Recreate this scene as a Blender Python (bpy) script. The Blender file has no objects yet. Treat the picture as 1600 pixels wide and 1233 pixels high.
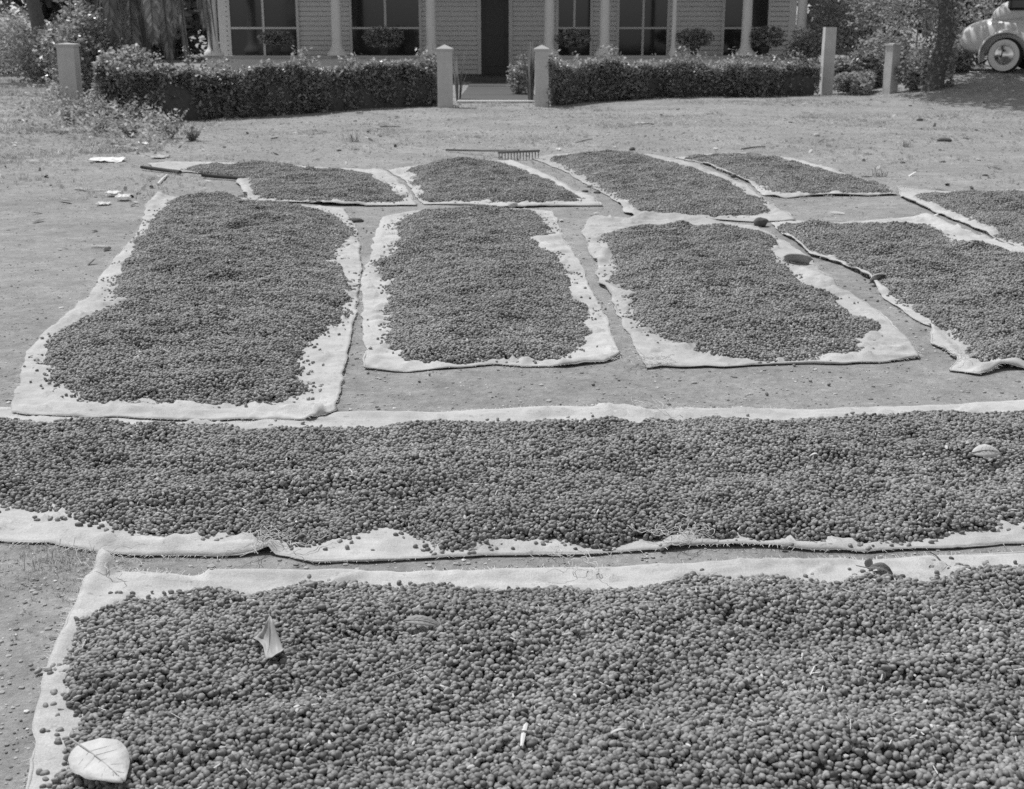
import bpy, bmesh, math, random
import numpy as np
from mathutils import Vector, Matrix, Euler

sc = bpy.context.scene
COL = sc.collection
rng = np.random.default_rng(7)
random.seed(7)

# ------------------------------------------------------------------ camera, sky, sun, exposure
F = 2000.0                       # focal length in pixels of the 1600 px wide photograph
CX, CY = 800.0, 616.5
TH = math.atan((CY - 40.0) / F)  # horizon falls on row 40
CAMH = 1.37
cam_d = bpy.data.cameras.new('camera')
cam_d.lens = 36.0 * F / 1600.0
cam_d.sensor_width = 36.0
cam_d.clip_start = 0.05
cam_d.clip_end = 600.0
cam_d.dof.use_dof = True
cam_d.dof.focus_distance = 3.9
cam_d.dof.aperture_fstop = 9.0
cam = bpy.data.objects.new('camera', cam_d)
COL.objects.link(cam)
cam.location = (0, 0, CAMH)
cam.rotation_euler = (math.pi / 2 - TH, 0, 0)
sc.camera = cam

SUN = Vector((-0.42, 0.40, 1.0)).normalized()      # towards the sun: beyond and to the left
elev = math.asin(SUN.z)
w = bpy.data.worlds.new('World')
sc.world = w
w.use_nodes = True
wn, wl = w.node_tree.nodes, w.node_tree.links
bg = wn['Background']
sky = wn.new('ShaderNodeTexSky')
sky.sky_type = 'NISHITA'
sky.sun_disc = False
sky.sun_elevation = elev
sky.sun_rotation = math.atan2(SUN.x, SUN.y)
bw = wn.new('ShaderNodeRGBToBW')                     # panchromatic film: the sky has no hue
wl.new(sky.outputs[0], bw.inputs[0])
wl.new(bw.outputs[0], bg.inputs[0])
bg.inputs[1].default_value = 0.15
sun_d = bpy.data.lights.new('sun', 'SUN')
sun_d.energy = 3.3
sun_d.angle = math.radians(0.6)
sun_d.color = (1, 1, 1)
sun = bpy.data.objects.new('sun', sun_d)
COL.objects.link(sun)
sun.rotation_euler = SUN.to_track_quat('Z', 'Y').to_euler()
sun.location = (-10, 10, 20)
sc.view_settings.view_transform = 'Standard'
sc.view_settings.look = 'None'
sc.view_settings.exposure = 0.14
sc.view_settings.gamma = 1.0
sc.view_settings.use_curve_mapping = False
sc.cycles.max_bounces = 6
sc.cycles.use_denoising = False

# ------------------------------------------------------------------ helpers: noise, ground, pixel -> place
_T = np.random.default_rng(11).random((256, 256))


def vn(x, y, s=0):
    x = np.asarray(x, float) + s * 17.31
    y = np.asarray(y, float) + s * 9.73
    xi = np.floor(x).astype(int); yi = np.floor(y).astype(int)
    fx = x - xi; fy = y - yi
    fx = fx * fx * (3 - 2 * fx); fy = fy * fy * (3 - 2 * fy)
    a = _T[xi % 256, yi % 256]; b = _T[(xi + 1) % 256, yi % 256]
    c = _T[xi % 256, (yi + 1) % 256]; d = _T[(xi + 1) % 256, (yi + 1) % 256]
    return (a * (1 - fx) + b * fx) * (1 - fy) + (c * (1 - fx) + d * fx) * fy


def fbm(x, y, s=0, o=4):
    t = 0.0; a = 0.5
    for k in range(o):
        t = t + a * vn(x * 2 ** k, y * 2 ** k, s + k * 3)
        a *= 0.5
    return t / (1 - 0.5 ** o)       # 0..1


def sst(a, b, x):
    t = np.clip((np.asarray(x, float) - a) / (b - a), 0, 1)
    return t * t * (3 - 2 * t)


def gz(x, y):
    x = np.asarray(x, float); y = np.asarray(y, float)
    z = (fbm(x * 0.9, y * 0.9, 1) - 0.5) * 0.018
    z = z + (fbm(x * 0.35, y * 0.35, 2) - 0.5) * 0.10 * sst(14, 20, y)
    z = z + 0.16 * sst(-4.8, -7.0, x) * sst(13.2, 17.5, y) * (0.6 + 0.8 * fbm(x * 1.2, y * 1.2, 5))
    z = z + 0.48 * sst(7.0, 10.0, x) * sst(22.5, 27.0, y)
    z = z + 0.012 * (fbm(x * 6, y * 6, 8) - 0.5) + 0.006 * (fbm(x * 17, y * 17, 12, 2) - 0.5) * sst(9, 7, y)
    return z


def P(px, py, z=0.0):
    yc = -(py - CY) / F
    dx = (px - CX) / F
    dy = math.cos(TH) + yc * math.sin(TH)
    dz = -math.sin(TH) + yc * math.cos(TH)
    t = (z - CAMH) / dz
    return Vector((dx * t, dy * t, z))


def PG(px, py, up=0.0):
    lo, hi = -0.4, 1.2                       # bisect on the height where the ray meets the ground
    for _ in range(26):
        m_ = (lo + hi) / 2
        p = P(px, py, m_)
        if float(gz(p.x, p.y)) > m_: lo = m_
        else: hi = m_
    p = P(px, py, hi)
    p.z += up
    return p


def at(px, py, Y):
    """the point of a pixel's ray at world depth Y"""
    yc = -(py - CY) / F
    dy = math.cos(TH) + yc * math.sin(TH)
    t = Y / dy
    return Vector(((px - CX) / F * t, Y, CAMH + t * (-math.sin(TH) + yc * math.cos(TH))))


# ------------------------------------------------------------------ materials (all neutral: black and white film)
def mat(name, base, var=0.0, scale=8.0, rough=0.85, bump=0.0, bscale=60.0, spec=0.3, detail=6.0,
        coords='Object', island=0.0, objrand=0.0, instancer=False, sub=0.0, layers=()):
    m = bpy.data.materials.new(name)
    m.use_nodes = True
    nt = m.node_tree; N = nt.nodes; L = nt.links
    bs = N['Principled BSDF']
    bs.inputs['Roughness'].default_value = rough
    bs.inputs['Specular IOR Level'].default_value = spec
    tc = N.new('ShaderNodeTexCoord')
    cur = None

    def math_(op, a, b):
        n = N.new('ShaderNodeMath'); n.operation = op
        for i, v in enumerate((a, b)):
            if isinstance(v, (int, float)): n.inputs[i].default_value = v
            else: L.new(v, n.inputs[i])
        return n.outputs[0]
    val = base
    if instancer:
        at_ = N.new('ShaderNodeAttribute'); at_.attribute_type = 'INSTANCER'; at_.attribute_name = 'tone'
        val = at_.outputs['Fac']
    def noise(s, d):
        n = N.new('ShaderNodeTexNoise'); n.inputs['Scale'].default_value = s
        n.inputs['Detail'].default_value = d
        n.inputs['Roughness'].default_value = 0.6
        L.new(tc.outputs[coords], n.inputs['Vector'])
        return n.outputs['Fac']
    for (s, amt) in (((scale, var),) if var else ()) + tuple(layers):
        k = math_('MULTIPLY', math_('SUBTRACT', noise(s, detail), 0.5), 2 * amt)
        val = math_('MULTIPLY', val, math_('ADD', k, 1.0))
    if island:
        g = N.new('ShaderNodeNewGeometry')
        k = math_('MULTIPLY', math_('SUBTRACT', g.outputs['Random Per Island'], 0.5), 2 * island)
        val = math_('MULTIPLY', val, math_('ADD', k, 1.0))
    if objrand:
        g = N.new('ShaderNodeObjectInfo')
        k = math_('MULTIPLY', math_('SUBTRACT', g.outputs['Random'], 0.5), 2 * objrand)
        val = math_('MULTIPLY', val, math_('ADD', k, 1.0))
    if isinstance(val, (int, float)):
        bs.inputs['Base Color'].default_value = (val, val, val, 1)
    else:
        L.new(val, bs.inputs['Base Color'])
    if bump:
        b = N.new('ShaderNodeBump')
        b.inputs['Strength'].default_value = 1.0
        b.inputs['Distance'].default_value = bump
        L.new(noise(bscale, 4), b.inputs['Height'])
        L.new(b.outputs[0], bs.inputs['Normal'])
    return m


M = {}
M['cherry'] = mat('dried_cherry_skin', 0.2, instancer=True, rough=0.55, spec=0.35, layers=((140, 0.35),), bump=0.0006, bscale=220)
M['cherry_one'] = mat('dried_cherry_skin_single', 0.2, rough=0.55, spec=0.35, layers=((140, 0.35),), bump=0.0006, bscale=220, objrand=0.3)
M['heap'] = mat('heap_gap_shade', 0.08, var=0.5, scale=120, rough=0.9)  # dark tone stands for the shade in gaps between cherries
M['grassblade'] = mat('dry_grass_blade', 0.25, instancer=True, rough=0.8)
M['stone_bits'] = mat('grit', 0.3, instancer=True, rough=0.9, layers=((60, 0.2),))
M['leaf'] = mat('hedge_leaf', 0.27, island=0.65, rough=0.36, spec=0.55)
M['leaf_pale'] = mat('hedge_leaf_pale', 0.30, island=0.5, rough=0.45, spec=0.5)  # paints the hedges' sun highlights; also colours the pale flowering shrub
M['leaf_tree'] = mat('tree_leaf', 0.16, island=0.6, rough=0.5, spec=0.4)
M['leaf_weed'] = mat('weed_leaf', 0.32, island=0.5, rough=0.6)
M['hedge_core'] = mat('hedge_inner_shade', 0.08, var=0.5, scale=20, rough=1.0)  # shade inside the hedge put into a dark core colour
M['frond'] = mat('palm_leaflet', 0.19, island=0.5, rough=0.5, spec=0.4)
M['bark'] = mat('bark', 0.13, var=0.5, scale=14, bump=0.02, bscale=18, rough=0.95)
M['wood_grey'] = mat('weathered_wood', 0.16, var=0.4, scale=25, bump=0.002, bscale=80)
M['wood_dark'] = mat('dark_wet_wood', 0.06, var=0.4, scale=25, bump=0.002, bscale=80)
M['post'] = mat('limewashed_concrete', 0.52, var=0.22, scale=5, bump=0.004, bscale=30, layers=((40, 0.12), (1.7, 0.2)))
M['parapet'] = mat('painted_render', 0.62, var=0.08, scale=3, bump=0.002, bscale=20)
M['coping'] = mat('coping_paint', 0.42, var=0.1, scale=6)
M['white_paint'] = mat('white_house_paint', 0.7, var=0.06, scale=5)
M['board'] = mat('clapboard_paint', 0.75, var=0.1, scale=6)
M['door'] = mat('dark_door_paint', 0.07, var=0.2, scale=9, rough=0.5)
M['pane'] = mat('window_glass_dark', 0.03, rough=0.08, spec=0.6)
M['walk'] = mat('smooth_dark_walk', 0.09, var=0.12, scale=3, layers=((30, 0.08),), rough=0.6)
M['kerb'] = mat('pale_threshold', 0.5, var=0.15, scale=8)
M['roof'] = mat('porch_roof', 0.2, var=0.15, scale=5)
M['paper'] = mat('crumpled_paper', 0.72, var=0.1, scale=9)
M['rock'] = mat('dark_stone', 0.10, var=0.35, scale=25, bump=0.006, bscale=40)
M['rockpale'] = mat('pale_stone', 0.45, var=0.2, scale=25, bump=0.004, bscale=40)
M['leaf_dead'] = mat('dead_leaf', 0.26, var=0.25, scale=30, rough=0.6, layers=((150, 0.15),))
M['leaf_dead_dark'] = mat('dark_dead_leaf', 0.12, var=0.3, scale=40, rough=0.6)
M['leaf_dead_pale'] = mat('pale_dead_leaf', 0.50, var=0.3, scale=9, rough=0.6, layers=((45, 0.22), (150, 0.12)), bump=0.003, bscale=45)
M['leaf_star'] = mat('star_leaf', 0.34, var=0.2, scale=40, rough=0.5, layers=((160, 0.15),))
M['vein_pale'] = mat('pale_leaf_vein', 0.36)
M['vein'] = mat('leaf_vein', 0.3)
M['twig'] = mat('twig_bark', 0.32, var=0.3, scale=60)
M['straw'] = mat('straw', 0.6, var=0.15, scale=60)
M['thread'] = mat('loose_jute_thread', 0.62)
M['car'] = mat('cream_car_paint', 0.6, rough=0.38, var=0.06, scale=4, spec=0.6)
M['tyre'] = mat('tyre_rubber', 0.03, rough=0.8)
M['wwall'] = mat('whitewall_rubber', 0.7, rough=0.6)
M['chrome'] = mat('polished_metal', 0.6, rough=0.15)
M['chrome'].node_tree.nodes['Principled BSDF'].inputs['Metallic'].default_value = 1.0
M['iron'] = mat('rusted_iron', 0.08, var=0.3, scale=30)


def cloth_mat(name, base, dirt, seed):
    m = bpy.data.materials.new(name); m.use_nodes = True
    N = m.node_tree.nodes; L = m.node_tree.links
    bs = N['Principled BSDF']
    bs.inputs['Roughness'].default_value = 0.95
    bs.inputs['Specular IOR Level'].default_value = 0.1
    tc = N.new('ShaderNodeTexCoord')
    mp = N.new('ShaderNodeMapping'); L.new(tc.outputs['Object'], mp.inputs[0])
    mp.inputs['Location'].default_value = (seed * 3.1, seed * 1.7, 0)
    def mul(a, b):
        n = N.new('ShaderNodeMath'); n.operation = 'MULTIPLY'
        L.new(a, n.inputs[0])
        if isinstance(b, float): n.inputs[1].default_value = b
        else: L.new(b, n.inputs[1])
        return n.outputs[0]
    def band(src, lo, hi, a, b):
        n = N.new('ShaderNodeMapRange')
        L.new(src, n.inputs[0])
        for i, v in zip((1, 2, 3, 4), (lo, hi, a, b)): n.inputs[i].default_value = v
        return n.outputs[0]
    def noise(s, d=5, stretch=None):
        n = N.new('ShaderNodeTexNoise'); n.inputs['Scale'].default_value = s; n.inputs['Detail'].default_value = d
        if stretch:
            q = N.new('ShaderNodeMapping'); q.inputs['Scale'].default_value = stretch
            L.new(mp.outputs[0], q.inputs[0]); L.new(q.outputs[0], n.inputs['Vector'])
        else: L.new(mp.outputs[0], n.inputs['Vector'])
        return n.outputs['Fac']
    v1 = band(noise(2.2), 0.32, 0.68, base * (1 - dirt), base * 1.06)
    v2 = band(noise(14, 8), 0.3, 0.7, 0.88, 1.05)
    weft = band(noise(30, 3, (1, 14, 1)), 0.25, 0.75, 0.93, 1.05)
    warp = band(noise(30, 3, (14, 1, 1)), 0.25, 0.75, 0.93, 1.05)
    speck = band(noise(260, 2), 0.25, 0.75, 0.84, 1.14)
    spots = band(noise(38, 3), 0.64, 0.74, 1.0, 0.70)
    crease = band(noise(5, 4, (1, 4, 1)), 0.36, 0.5, 0.90, 1.0)  # shade of creases put into the colour as stretched dark streaks
    v = mul(mul(mul(mul(mul(mul(v1, v2), weft), warp), speck), spots), crease)
    L.new(v, bs.inputs['Base Color'])
    b = N.new('ShaderNodeBump'); b.inputs['Distance'].default_value = 0.0016
    L.new(speck, b.inputs['Height']); 
    b2 = N.new('ShaderNodeBump'); b2.inputs['Distance'].default_value = 0.006
    L.new(noise(16, 5), b2.inputs['Height']); L.new(b.outputs[0], b2.inputs['Normal'])
    L.new(b2.outputs[0], bs.inputs['Normal'])
    return m


def ground_mat():
    m = bpy.data.materials.new('packed_earth'); m.use_nodes = True
    N = m.node_tree.nodes; L = m.node_tree.links
    bs = N['Principled BSDF']; bs.inputs['Roughness'].default_value = 0.97
    bs.inputs['Specular IOR Level'].default_value = 0.1
    tc = N.new('ShaderNodeTexCoord')
    def noise(s, d=6, r=0.6):
        n = N.new('ShaderNodeTexNoise'); n.inputs['Scale'].default_value = s; n.inputs['Detail'].default_value = d
        n.inputs['Roughness'].default_value = r
        L.new(tc.outputs['Object'], n.inputs['Vector']); return n.outputs['Fac']
    def band(src, lo, hi, a, b):
        n = N.new('ShaderNodeMapRange'); L.new(src, n.inputs[0])
        for i, v in zip((1, 2, 3, 4), (lo, hi, a, b)): n.inputs[i].default_value = v
        return n.outputs[0]
    def mul(a, b):
        n = N.new('ShaderNodeMath'); n.operation = 'MULTIPLY'
        L.new(a, n.inputs[0]); L.new(b, n.inputs[1]); return n.outputs[0]
    v = band(noise(0.9), 0.32, 0.68, 0.265, 0.36)
    v = mul(v, band(noise(6, 8), 0.3, 0.7, 0.82, 1.14))
    v = mul(v, band(noise(17, 6, 0.7), 0.35, 0.62, 0.80, 1.06))
    v = mul(v, band(noise(45, 6, 0.75), 0.3, 0.7, 0.82, 1.16))
    v = mul(v, band(noise(190, 3), 0.62, 0.72, 1.0, 1.35))
    v = mul(v, band(noise(150, 3), 0.64, 0.74, 1.0, 0.6))
    L.new(v, bs.inputs['Base Color'])
    b = N.new('ShaderNodeBump'); b.inputs['Distance'].default_value = 0.012
    L.new(noise(40, 8, 0.7), b.inputs['Height'])
    L.new(b.outputs[0], bs.inputs['Normal'])
    return m


def translucent(m, f, gain=1.3):
    nt = m.node_tree; N, L = nt.nodes, nt.links
    bs = N['Principled BSDF']; out = N['Material Output']
    tr = N.new('ShaderNodeBsdfTranslucent'); mx = N.new('ShaderNodeMixShader'); mx.inputs[0].default_value = f
    src = bs.inputs['Base Color'].links[0].from_socket
    g = N.new('ShaderNodeMath'); g.operation = 'MULTIPLY'; g.inputs[1].default_value = gain
    L.new(src, g.inputs[0]); L.new(g.outputs[0], tr.inputs['Color'])
    L.new(bs.outputs[0], mx.inputs[1]); L.new(tr.outputs[0], mx.inputs[2]); L.new(mx.outputs[0], out.inputs['Surface'])
for k_ in ('leaf', 'leaf_pale', 'leaf_tree', 'leaf_weed', 'frond', 'grassblade'): translucent(M[k_], 0.42, 1.5)
M['ground'] = ground_mat()

# ------------------------------------------------------------------ mesh helpers
def obj(name, me, m=None, parent=None, smooth=False):
    if isinstance(me, bmesh.types.BMesh):
        bm = me; me = bpy.data.meshes.new(name); bm.to_mesh(me); bm.free()
    o = bpy.data.objects.new(name, me)
    if m is not None and not me.materials: me.materials.append(m)
    COL.objects.link(o)
    if parent: o.parent = parent
    if smooth: me.polygons.foreach_set('use_smooth', [True] * len(me.polygons))
    return o


def pyd(verts, faces, name='mesh'):
    me = bpy.data.meshes.new(name)
    me.from_pydata([tuple(v) for v in verts], [], faces)
    me.update()
    return me


def quads(verts, nf, k=4):
    """fast mesh: verts (N*k,3) laid out face after face"""
    me = bpy.data.meshes.new('leaves')
    me.vertices.add(nf * k); me.vertices.foreach_set('co', np.asarray(verts, np.float32).ravel())
    me.loops.add(nf * k); me.loops.foreach_set('vertex_index', np.arange(nf * k, dtype=np.int32))
    me.polygons.add(nf); me.polygons.foreach_set('loop_start', np.arange(0, nf * k, k, dtype=np.int32))
    me.polygons.foreach_set('loop_total', np.full(nf, k, np.int32))
    me.update()
    return me


def tag(o, label=None, cat=None, group=None, kind=None):
    if label: o['label'] = label
    if cat: o['category'] = cat
    if group: o['group'] = group
    if kind: o['kind'] = kind
    return o


def thing(name, label, cat, loc, rz=0, group=None):
    o = bpy.data.objects.new(name, None); COL.objects.link(o)
    o.empty_display_size = 0.2
    o.location = loc; o.rotation_euler = (0, 0, rz)
    return tag(o, label, cat, group)


def box(bm, c, s, rz=0, bev=0.0):
    r = bmesh.ops.create_cube(bm, size=1.0)
    vs = r['verts']
    Mx = Matrix.Translation(c) @ Matrix.Rotation(rz, 4, 'Z') @ Matrix.Diagonal((*s, 1))
    bmesh.ops.transform(bm, matrix=Mx, verts=vs)
    if bev:
        es = list({e for v in vs for e in v.link_edges})
        bmesh.ops.bevel(bm, geom=es, offset=bev, segments=1, affect='EDGES')
    return vs


def tube(bm, pts, rad, n=6, cap=True, flat=1.0):
    pts = [Vector(p) for p in pts]
    rs = rad if hasattr(rad, '__len__') else [rad] * len(pts)
    rings = []
    for i, p in enumerate(pts):
        t = (pts[min(i + 1, len(pts) - 1)] - pts[max(i - 1, 0)])
        if t.length < 1e-9: t = Vector((1, 0, 0))
        t.normalize()
        up = Vector((0, 0, 1)) if abs(t.z) < 0.9 else Vector((1, 0, 0))
        a = t.cross(up).normalized(); b = a.cross(t).normalized()
        rings.append([bm.verts.new(p + (a * math.cos(q) + b * math.sin(q) * flat) * rs[i])
                      for q in [2 * math.pi * k / n for k in range(n)]])
    for i in range(len(rings) - 1):
        for k in range(n):
            bm.faces.new((rings[i][k], rings[i][(k + 1) % n], rings[i + 1][(k + 1) % n], rings[i + 1][k]))
    if cap:
        bm.faces.new(rings[0]); bm.faces.new(list(reversed(rings[-1])))


def sdist(poly, X, Y):
    """signed distance to a polygon, positive inside"""
    poly = np.asarray(poly, float)
    a = poly; b = np.roll(poly, -1, axis=0)
    out = np.empty(len(X)); 
    for s in range(0, len(X), 20000):
        x = X[s:s + 20000, None]; y = Y[s:s + 20000, None]
        ax, ay, bx, by = a[:, 0], a[:, 1], b[:, 0], b[:, 1]
        dx, dy = bx - ax, by - ay
        t = np.clip(((x - ax) * dx + (y - ay) * dy) / (dx * dx + dy * dy + 1e-12), 0, 1)
        d = np.sqrt(((x - ax - t * dx) ** 2 + (y - ay - t * dy) ** 2).min(1))
        c = ((ay > y) != (by > y)) & (x < dx * (y - ay) / np.where(np.abs(dy) < 1e-12, 1e-12, dy) + ax)
        out[s:s + 20000] = np.where(c.sum(1) % 2 == 1, d, -d)
    return out


def wpoly(px, z=0.0):
    return np.array([P(*p, z)[:2] for p in px])


# ------------------------------------------------------------------ scatter through geometry nodes
def bean_mesh(k):
    r = np.random.default_rng(100 + k)
    bm = bmesh.new()
    bmesh.ops.create_icosphere(bm, subdivisions=2, radius=1.0)
    ph = r.random(3) * 6.28
    for v in bm.verts:
        n = v.co.normalized()
        d = 1 + 0.05 * math.sin(3 * n.x + ph[0]) + 0.05 * math.sin(4 * n.y + ph[1]) + 0.04 * math.sin(5 * n.z + 3 * n.x + ph[2])
        if k % 3 == 1: d -= 0.22 * math.exp(-(n.y ** 2 + (n.z - 1) ** 2) / 0.10)    # crease of a split bean
        if k % 3 == 2: d -= 0.18 * math.exp(-((n - Vector((1, 0, 0))).length ** 2) / 0.15)  # stalk end dimple
        el = (1.0, 0.96, 1.06, 1.1, 0.98, 1.04, 0.92, 1.12, 1.02)[k]
        v.co = Vector((n.x * 0.0078 * el, n.y * 0.0059 / el ** 0.5, n.z * (0.0046 if k % 3 == 1 else 0.0053))) * d
    me = bpy.data.meshes.new('bean'); bm.to_mesh(me); bm.free()
    me.polygons.foreach_set('use_smooth', [True] * len(me.polygons))
    return me


def lib(name, meshes, m):
    c = bpy.data.collections.new(name)
    for i, me in enumerate(meshes):
        me.materials.append(m)
        o = bpy.data.objects.new('%s_%02d' % (name, i), me)
        c.objects.link(o)
    return c


def scatter_group(name, coll):
    g = bpy.data.node_groups.new(name, 'GeometryNodeTree')
    g.interface.new_socket('Geometry', in_out='INPUT', socket_type='NodeSocketGeometry')
    g.interface.new_socket('Geometry', in_out='OUTPUT', socket_type='NodeSocketGeometry')
    N, L = g.nodes, g.links
    gi = N.new('NodeGroupInput'); go = N.new('NodeGroupOutput')
    ci = N.new('GeometryNodeCollectionInfo'); ci.inputs['Collection'].default_value = coll
    ci.inputs['Separate Children'].default_value = True
    ci.inputs['Reset Children'].default_value = True
    ip = N.new('GeometryNodeInstanceOnPoints'); ip.inputs['Pick Instance'].default_value = True
    def na(n, t):
        a = N.new('GeometryNodeInputNamedAttribute'); a.data_type = t; a.inputs['Name'].default_value = n
        return a.outputs['Attribute']
    L.new(gi.outputs[0], ip.inputs['Points'])
    L.new(na('is_pt', 'BOOLEAN'), ip.inputs['Selection'])
    L.new(ci.outputs[0], ip.inputs['Instance'])
    L.new(na('var', 'INT'), ip.inputs['Instance Index'])
    e2r = N.new('FunctionNodeEulerToRotation')
    L.new(na('rot', 'FLOAT_VECTOR'), e2r.inputs[0])
    L.new(e2r.outputs[0], ip.inputs['Rotation'])
    L.new(na('scl', 'FLOAT_VECTOR'), ip.inputs['Scale'])
    j = N.new('GeometryNodeJoinGeometry')
    L.new(gi.outputs[0], j.inputs[0]); L.new(ip.outputs[0], j.inputs[0])
    L.new(j.outputs[0], go.inputs[0])
    return g


def scatter(name, group, pts, rot, scl, var, tone, m, base=None):
    n = len(pts)
    bv, bf = (np.zeros((0, 3)), []) if base is None else base
    me = bpy.data.meshes.new(name)
    me.from_pydata([], [], [])
    allv = np.vstack([pts, bv]).astype(np.float32)
    if bf:
        me.from_pydata(allv.tolist(), [], [[i + n for i in f] for f in bf])
    else:
        me.vertices.add(len(allv)); me.vertices.foreach_set('co', allv.ravel())
    me.update()
    T = len(allv)
    def put(nm, typ, arr, key, comp):
        a = me.attributes.new(nm, typ, 'POINT')
        full = np.zeros((T, comp) if comp > 1 else T, arr.dtype); full[:n] = arr
        a.data.foreach_set(key, full.ravel())
    put('rot', 'FLOAT_VECTOR', rot.astype(np.float32), 'vector', 3)
    put('scl', 'FLOAT_VECTOR', scl.astype(np.float32), 'vector', 3)
    put('var', 'INT', var.astype(np.int32), 'value', 1)
    put('tone', 'FLOAT', tone.astype(np.float32), 'value', 1)
    put('is_pt', 'BOOLEAN', np.ones(n, bool), 'value', 1)
    me.materials.append(m)
    o = bpy.data.objects.new(name, me); COL.objects.link(o)
    md = o.modifiers.new('scatter', 'NODES'); md.node_group = group
    return o


BEANS = [bean_mesh(k) for k in range(9)]
bean_group = scatter_group('bean_scatter', lib('bean_kinds', [b.copy() for b in BEANS], M['cherry']))
for b in BEANS: b.materials.append(M['cherry_one'])

# ------------------------------------------------------------------ ground
def axis_pts(a, segs):
    out = [a]
    for end, step in segs:
        n = max(1, int(round((end - out[-1]) / step)))
        s0 = out[-1]
        out += [s0 + (end - s0) * (i + 1) / n for i in range(n)]
    return np.array(out)


gx = axis_pts(-260, [(-60, 25), (-16, 4), (-8, 0.25), (8, 0.08), (16, 0.25), (60, 4), (260, 25)])
gy = axis_pts(-40, [(-4, 6), (1.5, 0.5), (7, 0.06), (15, 0.12), (30, 0.25), (60, 2), (380, 32)])
XX, YY = np.meshgrid(gx, gy)
ZZ = gz(XX, YY)
nx, ny = len(gx), len(gy)
V = np.stack([XX.ravel(), YY.ravel(), ZZ.ravel()], 1)
idx = np.arange(nx * ny).reshape(ny, nx)
Fq = np.stack([idx[:-1, :-1], idx[:-1, 1:], idx[1:, 1:], idx[1:, :-1]], -1).reshape(-1, 4)
g_me = quads(V[Fq.ravel()], 1) if False else bpy.data.meshes.new('ground')
g_me.vertices.add(len(V)); g_me.vertices.foreach_set('co', V.astype(np.float32).ravel())
g_me.loops.add(Fq.size); g_me.loops.foreach_set('vertex_index', Fq.astype(np.int32).ravel())
g_me.polygons.add(len(Fq)); g_me.polygons.foreach_set('loop_start', np.arange(0, Fq.size, 4, dtype=np.int32))
g_me.polygons.foreach_set('loop_total', np.full(len(Fq), 4, np.int32)); g_me.update()
ground = obj('ground', g_me, M['ground'], smooth=True)
tag(ground, 'dry trodden earth yard with thin patchy grass towards the hedge', kind='structure')

# ------------------------------------------------------------------ house
HY = 33.0            # depth of the porch parapet
def hx(px, Y=HY): return at(px, 100, Y).x
def hz(py, Y=HY): return at(800, py, Y).z
gh = float(gz(0, HY))
house = thing('house', 'low house with shaded porch, pale columns and dark openings behind the hedge', 'house', (0, HY, 0))
def hpart(name, boxes, m, parent=None, label=None, bev=0.0):
    bm = bmesh.new()
    for (x0, x1, y0, y1, z0, z1) in boxes:
        box(bm, ((x0 + x1) / 2, (y0 + y1) / 2 - HY, (z0 + z1) / 2), (x1 - x0, y1 - y0, z1 - z0), bev=bev)
    o = obj(name, bm, m, parent or house)
    if label: o['label'] = label
    return o
ptop = hz(87)
LX0, LX1, RX0, RX1 = hx(322), hx(684), hx(842), hx(1262)
hpart('parapet', [(LX0, LX1, HY, HY + 0.2, gh - 0.3, ptop - 0.06)], M['parapet'])
hpart('parapet', [(RX0, RX1, HY, HY + 0.2, gh - 0.3, ptop - 0.06)], M['parapet'])
hpart('coping', [(LX0 - 0.04, LX1 + 0.04, HY - 0.05, HY + 0.25, ptop - 0.06, ptop)], M['coping'])
hpart('coping', [(RX0 - 0.04, RX1 + 0.04, HY - 0.05, HY + 0.25, ptop - 0.06, ptop)], M['coping'])
hpart('porch_floor', [(LX0, RX1, HY + 0.2, HY + 2.6, gh - 0.3, gh + 0.12)], M['walk'])
BW = HY + 2.6
zt = 3.2
# back wall of the porch: weatherboards around the door and windows
openings = []   # x0,x1,z0,z1
dxa, dxb = hx(752, BW), hx(795, BW)
openings.append((dxa, dxb, gh + 0.12, 2.35))
for a, b in ((360, 470), (548, 660), (868, 925), (962, 1044), (1125, 1200)):
    openings.append((hx(a, BW), hx(b, BW), 0.55, 2.2))
hpart('wall', [(LX0, RX1, BW + 0.06, BW + 0.3, gh - 0.3, zt)], M['board'])
bmw = bmesh.new()
z = gh + 0.12
while z < zt - 0.05:
    xs = LX0
    for (a, b, z0, z1) in sorted(openings):
        if z + 0.06 > z0 and z + 0.06 < z1:
            if a > xs: box(bmw, ((xs + a) / 2, BW + 0.02 - HY, z + 0.055), (a - xs, 0.03, 0.1))
            xs = b
    box(bmw, ((xs + RX1) / 2, BW + 0.02 - HY, z + 0.055), (RX1 - xs, 0.03, 0.1))
    z += 0.125
obj('clapboard', bmw, M['board'], house)
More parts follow.
